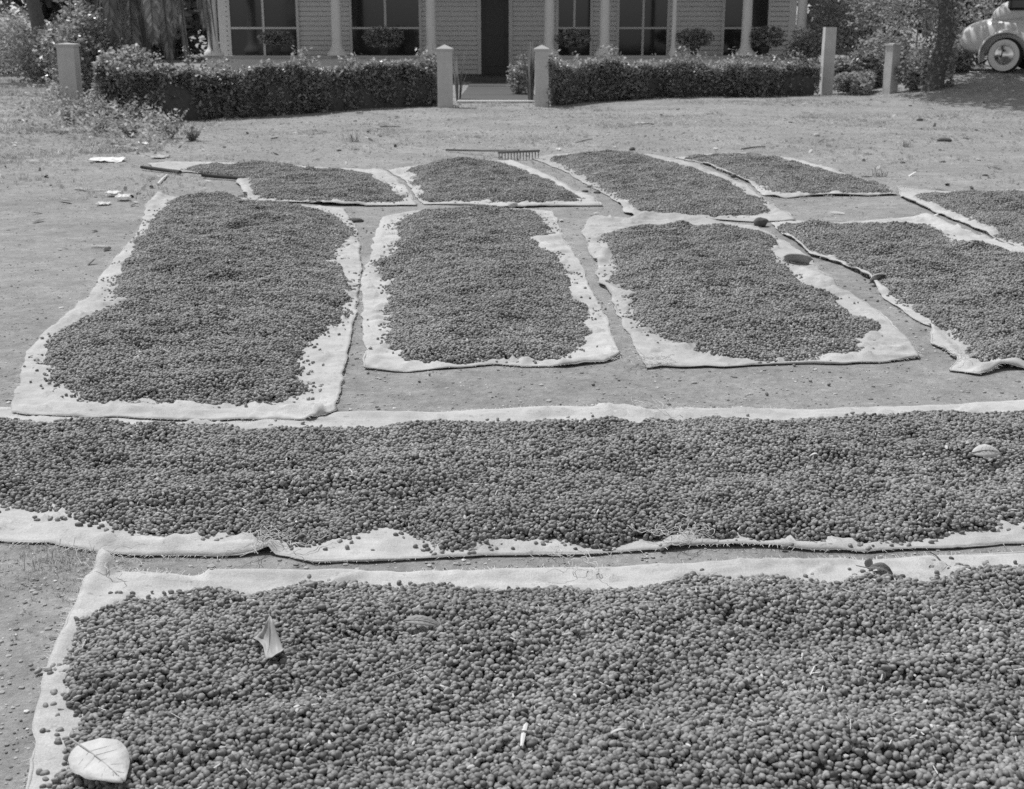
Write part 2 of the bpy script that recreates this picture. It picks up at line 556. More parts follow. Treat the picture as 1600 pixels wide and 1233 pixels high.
for i, (a, b, z0, z1) in enumerate(openings):
    if i == 0:
        fr = hpart('door_frame', [(a - 0.1, a, BW - 0.05, BW + 0.055, z0, z1), (b, b + 0.1, BW - 0.05, BW + 0.055, z0, z1), (a - 0.1, b + 0.1, BW - 0.05, BW + 0.055, z1, z1 + 0.1)], M['white_paint'])
        d = hpart('door', [(a, b, BW - 0.01, BW + 0.045, z0, z1)], M['door'])
        hpart('door_panel', [(a + 0.12, b - 0.12, BW - 0.03, BW - 0.011, z0 + 0.2, z0 + 0.85), (a + 0.12, b - 0.12, BW - 0.03, BW - 0.011, z0 + 1.0, z1 - 0.15)], M['door'], d)
        hpart('door_handle', [(b - 0.09, b - 0.05, BW - 0.06, BW - 0.011, z0 + 0.95, z0 + 1.05)], M['iron'], d)
    else:
        wdw = hpart('window', [(a, a + 0.07, BW - 0.04, BW + 0.055, z0, z1), (b - 0.07, b, BW - 0.04, BW + 0.055, z0, z1), (a, b, BW - 0.045, BW + 0.05, z0 - 0.05, z0 + 0.05), (a, b, BW - 0.04, BW + 0.055, z1, z1 + 0.08), ((a + b) / 2 - 0.03, (a + b) / 2 + 0.03, BW - 0.035, BW + 0.05, z0 + 0.05, z1), (a + 0.07, (a + b) / 2 - 0.03, BW - 0.02, BW + 0.009, 1.28, 1.33), ((a + b) / 2 + 0.03, b - 0.07, BW - 0.02, BW + 0.009, 1.28, 1.33)], M['white_paint'])
        hpart('pane', [(a + 0.07, (a + b) / 2 - 0.03, BW + 0.01, BW + 0.02, z0 + 0.05, z1)], M['pane'], wdw)
        hpart('pane', [((a + b) / 2 + 0.03, b - 0.07, BW + 0.01, BW + 0.02, z0 + 0.05, z1)], M['pane'], wdw)
for px in (334, 527, 674, 858, 944, 1052, 1165, 1250):
    x = hx(px)
    bm = bmesh.new()
    r = 0.13 if px not in (1052,) else 0.06
    prof = [(1.9 * r, ptop), (1.9 * r, ptop + 0.07), (1.45 * r, ptop + 0.12), (1.1 * r, ptop + 0.2), (r, ptop + 0.3), (r * 0.88, 2.7), (r * 1.4, 2.78), (r * 1.4, 2.86)]
    rings = [[bm.verts.new((x + q * math.cos(2 * math.pi * k / 14), 0.1 + q * math.sin(2 * math.pi * k / 14), zz)) for k in range(14)] for q, zz in prof]
    for i in range(len(rings) - 1):
        for k in range(14):
            bm.faces.new((rings[i][k], rings[i][(k + 1) % 14], rings[i + 1][(k + 1) % 14], rings[i + 1][k]))
    bm.faces.new(rings[-1])
    obj('column', bm, M['white_paint'], house, smooth=True)
hpart('roof', [(LX0 - 0.4, RX1 + 0.4, HY - 0.5, HY + 8, zt, zt + 0.12)], M['roof'])
hpart('roof_beam', [(LX0, RX1, HY + 0.02, HY + 0.18, 2.86, zt - 0.003)], M['white_paint'])
hpart('side_wall', [(LX0 - 0.2, LX0, HY + 2.6, HY + 8, gh - 0.3, zt - 0.003)], M['board'])
hpart('side_wall', [(RX1, RX1 + 0.2, HY + 2.6, HY + 8, gh - 0.3, zt - 0.003)], M['board'])

# walk between the gateposts and the porch
bm = bmesh.new()
wa, wb = PG(714, 161), PG(838, 161)
NS = 9
for i in range(NS):
    y0 = wa.y + 0.12 + (HY + 0.19 - wa.y - 0.12) * i / NS
    y1 = wa.y + 0.12 + (HY + 0.19 - wa.y - 0.12) * (i + 1) / NS - 0.02
    box(bm, ((wa.x + wb.x) / 2, (y0 + y1) / 2, float(gz(0, (y0 + y1) / 2)) - 0.02), (wb.x - wa.x, y1 - y0, 0.12), bev=0.008)
wk = tag(obj('path', bm, M['walk']), 'smooth grey walk leading from the gateposts to the porch', kind='structure')
bm = bmesh.new()
box(bm, ((wa.x + wb.x) / 2, wa.y, float(gz(wa.x, wa.y)) - 0.02), (wb.x - wa.x, 0.26, 0.13), bev=0.01)
tag(obj('gate_sill', bm, M['kerb']), 'pale sunlit stone sill on the ground between the two gateposts', 'sill')

# ------------------------------------------------------------------ posts
def post(px, pyb, w_, h_, label, cap, m=None, lean=0.0, name='gate_post', group=None, rz=0.0):
    p = PG(px, pyb)
    t = thing(name, label, 'post', p, rz, group)
    t.rotation_euler = (0, lean, rz)
    bm = bmesh.new()
    vs = box(bm, (0, 0, h_ / 2 - 0.1), (w_, w_, h_ + 0.2))
    bmesh.ops.subdivide_edges(bm, edges=bm.edges[:], cuts=6, use_grid_fill=True)
    for v in bm.verts:
        q = v.co
        a = float(fbm(q.x * 9 + px, q.z * 9 + q.y * 7, 3)) - 0.5
        v.co = Vector((q.x * (1 + 0.10 * a), q.y * (1 + 0.10 * a), q.z))
    obj('shaft', bm, m or M['post'], t)
    if cap:
        bm = bmesh.new()
        b = w_ / 2 + 0.02
        z0, z1 = h_, h_ + 0.035
        lo = [bm.verts.new((sx * b, sy * b, z0)) for sx, sy in ((-1, -1), (1, -1), (1, 1), (-1, 1))]
        hi = [bm.verts.new((sx * b, sy * b, z1)) for sx, sy in ((-1, -1), (1, -1), (1, 1), (-1, 1))]
        c = bm.verts.new((0, 0, z1 + cap))
        bm.faces.new(list(reversed(lo)))
        for i in range(4):
            bm.faces.new((lo[i], lo[(i + 1) % 4], hi[(i + 1) % 4], hi[i]))
            bm.faces.new((hi[i], hi[(i + 1) % 4], c))
        obj('cap', bm, M['coping'], t)
    return t


post(696, 168, 0.25, 0.94, 'square pale gatepost with pointed cap at the left side of the walk', 0.07)
post(846, 166, 0.235, 0.94, 'square pale gatepost with pointed cap at the right side of the walk', 0.07)
post(115, 176, 0.25, 0.95, 'squat grey concrete post at the far left end of the hedge', 0.02)
post(1290, 148, 0.23, 1.35, 'tall plain post rising out of the bushes at the end of the right hedge', 0.0, name='fence_post')
post(1390, 146, 0.21, 0.93, 'leaning square post with one sunlit side at the edge of the right bushes', 0.02, name='fence_post', rz=0.5)
# rail and wires between the right posts
a, b = PG(1300, 148), PG(1386, 146)
bm = bmesh.new()
for k, hh in enumerate((0.28, 0.5, 0.72, 0.92)):
    tube(bm, [a + Vector((0, 0, hh)), (a + b) / 2 + Vector((0, 0, hh - 0.04)), b + Vector((0, 0, hh - 0.03))], 0.006, 5)
tag(obj('wire_fence', bm, M['iron']), 'sagging wires strung between the two posts on the right', 'fence wire')

# ------------------------------------------------------------------ leaves in bulk
def leaf_cloud(C, size, up=0.3, seed=0, aspect=1.7, droop=None):
    """C: (n,3) centres, size: (n,) lengths -> vertex array of kite shaped leaves"""
    r = np.random.default_rng(seed)
    n = len(C)
    d = r.normal(size=(n, 3)); d[:, 2] = d[:, 2] * 0.6 + (0 if droop is None else droop)
    d /= np.linalg.norm(d, axis=1)[:, None]
    nn = r.normal(size=(n, 3)); nn[:, 2] = np.abs(nn[:, 2]) + up * 2
    s = np.cross(d, nn); s /= np.linalg.norm(s, axis=1)[:, None] + 1e-9
    L_ = size[:, None]; W = L_ / aspect
    v = np.stack([C - d * L_ * 0.5, C - d * L_ * 0.05 + s * W * 0.5, C + d * L_ * 0.5, C - d * L_ * 0.05 - s * W * 0.5], 1)
    return v.reshape(-1, 3)


def hedge(name, label, line, hts, thick, n, seed, pale=0.12):
    """line: px points along the front foot; hts: heights there"""
    W = [PG(*p) for p in line]
    base = W[0].copy()
    t = thing(name, label, 'hedge', base)
    seg = [0]
    for i in range(len(W) - 1): seg.append(seg[-1] + (W[i + 1] - W[i]).length)
    seg = np.array(seg)
    r = np.random.default_rng(seed)
    wx = np.array([p.x for p in W]); wy = np.array([p.y for p in W])
    def frame(u):
        x = np.interp(u, seg, wx); y = np.interp(u, seg, wy)
        dx = np.interp(u + 0.1, seg, wx) - np.interp(u - 0.1, seg, wx)
        dy = np.interp(u + 0.1, seg, wy) - np.interp(u - 0.1, seg, wy)
        l = np.hypot(dx, dy) + 1e-9
        return x, y, 0 * l, 1 + 0 * l         # thickness runs away from the yard
    def hgt(u):
        h0 = np.interp(u, seg, hts)
        return h0 * (0.66 + 0.38 * fbm(u * 0.9, u * 0 + seed, 4, 2) + 0.42 * fbm(u * 3.4, u * 0 + seed, 6, 3) - 0.14 * np.maximum(0, vn(u * 2.7, u * 0 + 3.3 + seed) - 0.6))
    u = r.random(n) * seg[-1]
    ph = r.random(n)
    x, y, nx_, ny_ = frame(u)
    h = hgt(u)
    bulge = (fbm(u * 2.2, u * 0 + 9.1 + seed, 3) - 0.5) * 0.55
    # points near the shell of a rounded box
    a = r.random(n) * 1.0
    which = r.random(n)
    zf = np.where(which < 0.55, a ** 0.85, 1.0 + (r.random(n) - 0.75) * 0.20 + (r.random(n) < 0.16) * r.random(n) ** 1.5 * 0.42 * (fbm(u * 3, u * 0 + 5, seed, 2) > 0.45))
    dp = np.where(which < 0.55, (r.random(n) ** 1.6) * 0.28, r.random(n))
    round_ = np.clip(zf - 0.65, 0, 1) ** 2 * 1.1 * (dp < 0.3)
    foot = (fbm(u * 2.6, u * 0 + 2.2, seed + 3, 3) - 0.5) * 0.30 * (1 - zf.clip(0, 1))
    off = foot + dp * thick + round_ * thick * 0.4 - bulge * (1 - dp)
    bz = gz(x, y)
    C = np.stack([x + nx_ * off, y + ny_ * off, bz + 0.03 + zf * h], 1)
    C += r.normal(size=C.shape) * 0.025
    sz = r.uniform(0.03, 0.075, n) * (0.8 + 0.7 * fbm(u * 2.1, zf * 2, seed + 11, 2))
    gap = (fbm(u * 3.7, zf * 3.1 + 4, seed + 13, 2) < 0.36) & (dp < 0.3) & (r.random(n) < 0.8)
    C[gap, 1] += 0.16
    C0 = C - np.array(base)[None]
    pick = r.random(n) < pale * (0.6 + 1.5 * (zf > 0.8)) * sst(0.4, 0.62, fbm(u * 1.6, zf * 2.5 + seed, 3, 2)) * (1.9 if seed == 33 else 1.0) * (sst(2.5, 5.5, u) if seed == 21 else 1)  # sun highlights painted as pale leaves, left out at the shaded end
    obj('foliage', quads(leaf_cloud(C0[~pick], sz[~pick], seed=seed), int((~pick).sum())), M['leaf'], t)
    if pick.any():
        obj('painted_highlights', quads(leaf_cloud(C0[pick], sz[pick] * 0.85, seed=seed + 1), int(pick.sum())), M['leaf_pale'], t)['kind'] = 'stuff'
    # solid dark core that blocks see-through, inner shade put into its colour
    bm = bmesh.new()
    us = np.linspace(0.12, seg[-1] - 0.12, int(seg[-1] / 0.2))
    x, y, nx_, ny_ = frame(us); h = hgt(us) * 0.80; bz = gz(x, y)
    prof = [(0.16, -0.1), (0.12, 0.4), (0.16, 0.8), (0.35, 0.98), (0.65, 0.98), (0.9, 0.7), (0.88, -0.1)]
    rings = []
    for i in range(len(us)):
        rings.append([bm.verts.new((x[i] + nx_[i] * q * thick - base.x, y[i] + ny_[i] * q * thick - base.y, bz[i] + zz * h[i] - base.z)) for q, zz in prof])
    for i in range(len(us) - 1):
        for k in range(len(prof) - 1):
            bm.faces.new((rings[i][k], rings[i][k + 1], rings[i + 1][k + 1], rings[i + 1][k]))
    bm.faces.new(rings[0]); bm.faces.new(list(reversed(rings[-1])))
    obj('shade_core', bm, M['hedge_core'], t)
    return t


hedge('hedge', 'long dense clipped hedge left of the gateposts, dark at its far left end',
      [(150, 183), (200, 189), (290, 190), (420, 182), (560, 172), (684, 166)], [0.60, 0.64, 0.66, 0.64, 0.63, 0.60], 0.62, 42000, 21, pale=0.26)
hedge('hedge', 'leafy sunlit hedge right of the gateposts with painted-in pale highlights along its uneven top',
      [(856, 167), (930, 159), (1020, 154), (1120, 152), (1230, 151), (1280, 150)], [0.61, 0.62, 0.57, 0.62, 0.58, 0.50], 0.62, 38000, 33, pale=0.3)


def bush(name, label, cat, p, rx, rz_, n, seed, m, leaf=0.07, stems=5, group=None, low=0.0, core=0.5, dark=True):
    r = np.random.default_rng(seed)
    t = thing(name, label, cat, p, 0, group)
    nb = 9
    cl = r.normal(size=(nb, 3)) * np.array([rx * 0.45, rx * 0.4, rz_ * 0.25]) + np.array([0, 0, rz_ * 0.55 + low])
    k = r.integers(0, nb, n)
    d = r.normal(size=(n, 3)); d /= np.linalg.norm(d, axis=1)[:, None]
    rad = (0.55 + 0.5 * r.random(n)) * np.array([rx, rx, rz_]).mean() * 0.52
    C = cl[k] + d * rad[:, None] * np.array([1, 1, min(1.0, rz_ / rx)])
    C = C[C[:, 2] > 0.02]
    obj('foliage', quads(leaf_cloud(C, r.uniform(0.6, 1.3, len(C)) * leaf, seed=seed), len(C)), m, t)
    bm = bmesh.new()
    for i in range(stems):
        e = cl[i % nb]
        tube(bm, [(0.05 * math.cos(i), 0.05 * math.sin(i), -0.1), (e[0] * 0.4, e[1] * 0.4, e[2] * 0.5), tuple(e)], [0.025, 0.018, 0.008], 5)
    obj('stem', bm, M['bark'], t)
    return t


# bushes about the right end, in front of the fence wires
for i, (px, py, rx, rz_, n, m, lb) in enumerate([
        (1340, 146, 0.45, 0.40, 3000, 'leaf_weed', 'low bush of pale broad leaves below the sagging fence wires'),
        (1360, 138, 0.35, 0.90, 2600, 'leaf', 'upright leafy bush just left of the leaning square post'),
        (1428, 140, 0.34, 0.50, 2200, 'leaf_weed', 'ragged pale bush between the leaning post and the ivy trunk'),
        (1250, 132, 0.45, 1.05, 3200, 'leaf', 'dark bush standing above the hedge in front of the house corner'),
        (1335, 112, 1.00, 1.9, 6500, 'leaf_weed', 'tall loose shrub behind the fence wires beside the house'),
        (1430, 104, 1.30, 2.4, 7500, 'leaf_weed', 'large tangled shrub behind the leaning post'),
        (1312, 142, 0.30, 0.55, 2200, 'leaf', 'small dark bush just right of the tall plain post'),
        (1385, 128, 0.75, 0.95, 4200, 'leaf_weed', 'pale thicket directly behind the leaning square post'),
        (1500, 112, 0.70, 0.7, 2600, 'leaf_weed', 'scrubby tangle of twigs under the tail of the car')]):
    bush('shrub', lb, 'shrub', PG(px, py), rx, rz_, n, 50 + i, M[m], leaf=0.085)
for i, (px, hh, lb) in enumerate([
        (432, 0.42, 'dark potted plant on the parapet between the left column and the corner'),
        (600, 0.50, 'bushy potted plant standing on the parapet left of the gate'),
        (895, 0.42, 'potted plant on the parapet just right of the right gatepost'),
        (1085, 0.45, 'potted plant on the parapet beside the thin porch post'),
        (1195, 0.50, 'bushy potted plant at the right end of the parapet')]):
    x = hx(px)
    t = thing('potted_plant', lb, 'potted plant', (x, HY + 0.1, ptop), 0, 'potted plants on the porch parapet')
    bm = bmesh.new()
    rr = [(0.08, 0.0), (0.12, 0.18), (0.135, 0.18), (0.135, 0.21), (0.11, 0.21)]
    rings = [[bm.verts.new((q * math.cos(2 * math.pi * k / 12), q * math.sin(2 * math.pi * k / 12), zz)) for k in range(12)] for q, zz in rr]
    bm.faces.new(list(reversed(rings[0]))); bm.faces.new(rings[-1])
    for j in range(4):
        for k in range(12): bm.faces.new((rings[j][k], rings[j][(k + 1) % 12], rings[j + 1][(k + 1) % 12], rings[j + 1][k]))
    obj('pot', bm, M['rock'], t, smooth=True)
    r = np.random.default_rng(80 + i)
    n = 900
    d = r.normal(size=(n, 3)); d /= np.linalg.norm(d, axis=1)[:, None]
    C = d * (r.random(n) ** 0.4)[:, None] * np.array([hh * 1.1, 0.28, hh * 0.55]) + np.array([0, 0, 0.24 + hh * 0.4])
    C = C[C[:, 2] > 0.1]
    obj('foliage', quads(leaf_cloud(C, r.uniform(0.06, 0.12, len(C)), seed=i), len(C)), M['leaf'], t)

# spiky plants beside the gateposts
def spiky(px, py, hh, lb, seed, n=26):
    p = PG(px, py)
    t = thing('spiky_plant', lb, 'plant', p)
    bm = bmesh.new(); r = random.Random(seed)
    for i in range(n):
        a = r.uniform(0, 6.28); sp = r.uniform(0.02, 0.22); L_ = hh * r.uniform(0.6, 1.1)
        q = Vector((math.cos(a), math.sin(a), 0)); s = Vector((-q.y, q.x, 0)) * 0.018
        pts = [Vector((0, 0, -0.05)) + q * 0.03, q * sp * 0.4 + Vector((0, 0, L_ * 0.5)), q * sp + Vector((0, 0, L_))]
        w_ = [1.0, 1.3, 0.1]
        vs = [(bm.verts.new(c + s * k), bm.verts.new(c - s * k)) for c, k in zip(pts, w_)]
        for j in range(2): bm.faces.new((vs[j][0], vs[j][1], vs[j + 1][1], vs[j + 1][0]))
    obj('blades', bm, M['frond'], t)
spiky(679, 163, 1.0, 'tall spiky leaved plant against the left side of the left gatepost', 1)
spiky(716, 158, 0.95, 'thin spiky plant against the right side of the left gatepost', 2, 14)
spiky(829, 160, 1.05, 'tall spiky leaved plant against the left side of the right gatepost', 3, 34)
bush('shrub', 'small rounded shrub beside the walk near the right gatepost', 'shrub', PG(813, 150), 0.32, 0.6, 1600, 91, M['leaf'], leaf=0.06)

# ------------------------------------------------------------------ palm with drooping fronds above the left hedge
def palm(base, hgt, nfr, L_, seed, label, droop=1.0):
    r = random.Random(seed)
    t = thing('palm_tree', label, 'palm tree', base)
    bm = bmesh.new()
    pts = [(0.05 * math.sin(k * 0.9), 0.03 * k, -0.2 + k * (hgt + 0.2) / 8) for k in range(9)]
    tube(bm, pts, [0.22, 0.17, 0.15, 0.145, 0.14, 0.135, 0.13, 0.13, 0.12], 12)
    obj('trunk', bm, M['bark'], t, smooth=True)
    top = Vector(pts[-1])
    for i in range(nfr):
        a = i * 2.39996 + r.uniform(-0.2, 0.2)
        e = r.uniform(-0.35, 0.9)
        LL = L_ * r.uniform(0.8, 1.15)
        q = Vector((math.cos(a), math.sin(a), 0))
        bm = bmesh.new()
        spine = []
        p = top.copy(); ang = e
        ns = 14
        for k in range(ns + 1):
            spine.append(p.copy())
            p += (q * math.cos(ang) + Vector((0, 0, math.sin(ang)))) * (LL / ns)
            ang = max(ang - droop * r.uniform(0.14, 0.24), -1.5)
        tube(bm, spine, [0.022 * (1 - k / (ns + 2)) + 0.003 for k in range(ns + 1)], 4)
        s = Vector((-q.y, q.x, 0))
        for k in range(2, ns + 1):
            for f in (0.0, 0.25, 0.5, 0.75):
                if k == ns and f > 0: break
                c = spine[k].lerp(spine[min(k + 1, ns)], f)
                tv = (spine[min(k + 1, ns)] - spine[k - 1]).normalized()
                ll = 0.55 * math.sin(math.pi * (0.12 + 0.8 * k / ns)) * r.uniform(0.8, 1.1)
                for sg in (-1, 1):
                    d1 = (s * sg * 0.6 + tv * 0.6 + Vector((0, 0, -0.25))).normalized()
                    d2 = (s * sg * 0.22 + tv * 0.4 + Vector((0, 0, -1.0))).normalized()
                    m1 = c + d1 * ll * 0.45; m2 = m1 + d2 * ll * 0.6
                    wv = tv * 0.016
                    v = [bm.verts.new(c + wv), bm.verts.new(c - wv), bm.verts.new(m1 - wv * 1.3), bm.verts.new(m1 + wv * 1.3), bm.verts.new(m2)]
                    bm.faces.new(v[:4]); bm.faces.new((v[3], v[2], v[4]))
        obj('frond', bm, M['frond'], t)
    return t


b = PG(225, 150)
palm(Vector((b.x, b.y, b.z)), 2.5, 24, 2.5, 4, 'palm with long drooping fronds hanging over the left hedge', 1.25)


# shade trees
def tree(base, hgt, crown_r, n, seed, label, name='shade_tree', trunk_r=0.2, cz=None, sq=0.6, ivy=0, leaf=0.16):
    r = np.random.default_rng(seed)
    t = thing(name, label, 'tree', base)
    bm = bmesh.new()
    cz = cz or hgt
    tp = [(0.10 * math.sin(k * 1.3 + seed), 0.08 * math.cos(k * 1.7 + seed), -0.3 + k * (cz * 0.75 + 0.3) / 6) for k in range(7)]
    tube(bm, tp, [trunk_r * 1.35] + [trunk_r * (1 - 0.09 * k) for k in range(1, 7)], 12)
    top = Vector(tp[-1]); cl = []
    nb = 26
    for i in range(nb):
        d = r.normal(size=3); d /= np.linalg.norm(d)
        q = d * crown_r * (0.45 + 0.55 * r.random()) * np.array([1, 1, sq])
        c = np.array([q[0], q[1], cz + q[2]])
        cl.append(c)
        if i < 11:
            mid = (np.array(top) * 0.45 + c * 0.55) + r.normal(size=3) * 0.12
            tube(bm, [top - Vector((0, 0, 0.4 * (i % 3))), Vector(mid), Vector(c)], [trunk_r * 0.4, trunk_r * 0.25, 0.02], 6)
    obj('trunk', bm, M['bark'], t, smooth=True)
    cl = np.array(cl)
    k = r.integers(0, nb, n)
    d = r.normal(size=(n, 3)); d /= np.linalg.norm(d, axis=1)[:, None]
    C = cl[k] + d * (r.random(n) ** 0.5)[:, None] * crown_r * 0.36 * np.array([1, 1, 0.75])
    obj('crown', quads(leaf_cloud(C, r.uniform(0.6, 1.3, n) * leaf, seed=seed), n), M['leaf_tree'], t)
    if ivy:
        a = r.random(ivy) * 6.28; zz = r.random(ivy) * 2.6
        rr = trunk_r * (1.0 + 0.5 * r.random(ivy)) + 0.04
        C = np.stack([rr * np.cos(a), rr * np.sin(a), zz], 1)
        obj('ivy', quads(leaf_cloud(C, r.uniform(0.05, 0.1, ivy), seed=seed + 5), ivy), M['leaf'], t)
    return t


tree(PG(1462, 139), 5, 2.6, 9000, 5, 'old tree with a thick ivy covered trunk in front of the car', trunk_r=0.2, cz=4.4, ivy=2600)
b = P(60, 152)
tree(Vector((b.x - 1.5, b.y + 4.5, float(gz(b.x - 1.5, b.y + 4.5)))), 5, 2.6, 12000, 6, 'broad shade tree standing left of the palm', cz=5.2, sq=0.5)
for i, (px, Y, hh, rr) in enumerate([(-150, 48, 6, 4.5), (70, 56, 7, 5.0), (215, 50, 6, 4.2), (1340, 46, 6, 4.0), (1480, 52, 7, 5.2), (1650, 47, 6, 4.6), (1820, 58, 8, 5.5)]):
    x = at(px, 60, Y).x
    tree(Vector((x, Y, float(gz(x, Y)))), hh, rr, 9000, 200 + i,
         'distant leafy tree rising behind the yard, number %d' % i if False else
         ['distant low tree at the extreme left beyond the yard', 'distant broad tree behind the left end post', 'distant tree seen through the palm fronds',
          'distant tree directly behind the right corner of the house', 'distant broad tree behind the ivy trunk', 'distant tree directly behind the parked car',
          'distant tree at the extreme right beyond the car'][i], cz=hh * 0.42, sq=0.75, leaf=0.4, trunk_r=0.3)
for i, (px, py, rx, rz_, lb) in enumerate([(85, 128, 1.1, 1.1, 'sunlit shrub behind the left end post'),
                                         (20, 118, 1.3, 1.4, 'sunlit shrub at the extreme left beyond the hedge'),
                                         (185, 166, 0.42, 0.62, 'pale flowering shrub growing out of the left end of the hedge'),
                                         (150, 150, 0.7, 1.15, 'dark bushy shrub behind the left end of the hedge')]):
    bush('shrub', lb, 'shrub', PG(px, py), rx, rz_, 6000, 300 + i, M['leaf_weed'] if i < 2 else M['leaf_pale' if i == 2 else 'leaf'], leaf=0.09)

# ------------------------------------------------------------------ the car at the top right
def car():
    wc = PG(1566, 114)
    t = thing('parked_car', 'pale rounded sedan with whitewall tyres parked at the top right corner', 'car', wc, 0)
    yaw = math.radians(-38)
    t.rotation_euler = (0, 0, yaw)
    # local x along the car: tail at -1.15, rear wheel centre 0, front wheel 2.85; y: near side 0, far side 1.7
    R = 0.34
    def loft(name, secs, m):
        bm = bmesh.new(); rings = []
        for (x, pts) in secs:
            rings.append([bm.verts.new((x, y, z)) for y, z in pts])
        k = len(rings[0])
        for i in range(len(rings) - 1):
            for j in range(k): bm.faces.new((rings[i][j], rings[i][(j + 1) % k], rings[i + 1][(j + 1) % k], rings[i + 1][j]))
        bm.faces.new(rings[0]); bm.faces.new(list(reversed(rings[-1])))
        bmesh.ops.recalc_face_normals(bm, faces=bm.faces[:])
        o = obj(name, bm, m, t, smooth=True)
        s = o.modifiers.new('s', 'SUBSURF'); s.levels = 2; s.render_levels = 2
        return o
    def sec(hw, z0, z1, r=0.8):
        c = 0.88
        return [(c - hw * 0.9, z0), (c - hw, z0 + (z1 - z0) * 0.3), (c - hw * 0.97, z0 + (z1 - z0) * 0.65), (c - hw * r, z1), (c, z1 + 0.03),
                (c + hw * r, z1), (c + hw * 0.97, z0 + (z1 - z0) * 0.65), (c + hw, z0 + (z1 - z0) * 0.3), (c + hw * 0.9, z0)]
    loft('body', [(-1.12, sec(0.35, 0.5, 0.75)), (-1.0, sec(0.62, 0.36, 0.92)), (-0.55, sec(0.72, 0.3, 1.06)), (0.1, sec(0.76, 0.3, 1.12)),
                  (1.2, sec(0.8, 0.3, 1.1)), (2.2, sec(0.66, 0.3, 1.08, 0.6)), (3.1, sec(0.45, 0.32, 1.02, 0.55)), (3.45, sec(0.3, 0.4, 0.9, 0.5))], M['car'])
    loft('cabin', [(-0.55, sec(0.5, 0.9, 1.15)), (-0.2, sec(0.66, 0.95, 1.42)), (0.5, sec(0.7, 1.0, 1.6)), (1.2, sec(0.7, 1.0, 1.6)), (1.75, sec(0.66, 1.0, 1.4)), (2.0, sec(0.6, 0.95, 1.1))], M['car'])
    def fender(x0, side):
        bm = bmesh.new(); rings = []
        y0 = 0.02 if side == 0 else 1.74
        sg = 1 if side == 0 else -1
        for k in range(13):
            a = math.pi * (-0.12 + 1.24 * k / 12)
            cx, cz = x0 + math.cos(a) * 0.48, 0.36 + math.sin(a) * 0.42
            ww = 0.12 + 0.12 * math.sin(max(0, min(math.pi, a)))
            rings.append([bm.verts.new((cx, y0 - 0.07 * sg, cz - 0.0)), bm.verts.new((x0 + math.cos(a) * 0.56, y0, 0.36 + math.sin(a) * 0.5)),
                          bm.verts.new((x0 + math.cos(a) * 0.56, y0 + ww * sg * 1.6, 0.36 + math.sin(a) * 0.5)), bm.verts.new((cx, y0 + ww * sg * 1.6, cz))])
        for i in range(12):
            for j in range(3): bm.faces.new((rings[i][j], rings[i][j + 1], rings[i + 1][j + 1], rings[i + 1][j]))
        bmesh.ops.recalc_face_normals(bm, faces=bm.faces[:])
        o = obj('fender', bm, M['car'], t, smooth=True)
        s = o.modifiers.new('t', 'SOLIDIFY'); s.thickness = 0.015
        s = o.modifiers.new('s', 'SUBSURF'); s.levels = 1; s.render_levels = 2
    for x0 in (0, 2.85):
        for side in (0, 1): fender(x0, side)
        for side in (0, 1):
            y = 0.06 if side == 0 else 1.70
            sg = -1 if side == 0 else 1
            bm = bmesh.new(); n = 28
            prof = [(0.20, 0.07), (0.30, 0.085), (0.335, 0.05), (0.34, 0.0), (0.335, -0.05), (0.30, -0.085), (0.20, -0.07)]
            rings = [[bm.verts.new((x0 + q * math.cos(2 * math.pi * k / n), y + s_, R + q * math.sin(2 * math.pi * k / n))) for k in range(n)] for q, s_ in prof]
            for i in range(len(rings) - 1):
                for k in range(n): bm.faces.new((rings[i][k], rings[i][(k + 1) % n], rings[i + 1][(k + 1) % n], rings[i + 1][k]))
            bmesh.ops.recalc_face_normals(bm, faces=bm.faces[:])
            wh = obj('wheel', bm, M['tyre'], t, smooth=True)
            def ring(name, prof, m):
                bm = bmesh.new()
                rings = [[bm.verts.new((x0 + q * math.cos(2 * math.pi * k / n), y + sg * s_, R + q * math.sin(2 * math.pi * k / n))) for k in range(n)] for q, s_ in prof]
                for i in range(len(rings) - 1):
                    for k in range(n): bm.faces.new((rings[i][k], rings[i][(k + 1) % n], rings[i + 1][(k + 1) % n], rings[i + 1][k]))
                bm.faces.new(rings[-1])
                bmesh.ops.recalc_face_normals(bm, faces=bm.faces[:])
                obj(name, bm, m, wh, smooth=True)
            ring('whitewall', [(0.305, 0.086), (0.25, 0.094), (0.20, 0.088), (0.199, 0.08)], M['wwall'])
            ring('hubcap', [(0.198, 0.075), (0.17, 0.092), (0.12, 0.09), (0.09, 0.115), (0.04, 0.13), (0.01, 0.132)], M['chrome'])
    bm = bmesh.new()
    tube(bm, [(-1.1, 0.05, 0.5), (-1.24, 0.4, 0.5), (-1.28, 0.88, 0.5), (-1.24, 1.36, 0.5), (-1.1, 1.7, 0.5)], 0.055, 8, flat=1.3)
    obj('bumper', bm, M['chrome'], t, smooth=True)
    bm = bmesh.new(); box(bm, (1.42, 0.06, 0.33), (1.75, 0.2, 0.05), bev=0.015); obj('running_board', bm, M['tyre'], t)
    bm = bmesh.new(); box(bm, (0.2, 0.21, 1.32), (0.55, 0.02, 0.24), bev=0.05); box(bm, (1.05, 0.21, 1.32), (0.7, 0.02, 0.26), bev=0.05); obj('side_window', bm, M['pane'], t)
car()

# ------------------------------------------------------------------ burlap sheets
CLOTH_M = [cloth_mat('bleached_burlap', 0.51, 0.16, 0), cloth_mat('worn_burlap', 0.48, 0.20, 1), cloth_mat('pale_sacking', 0.52, 0.15, 2)]


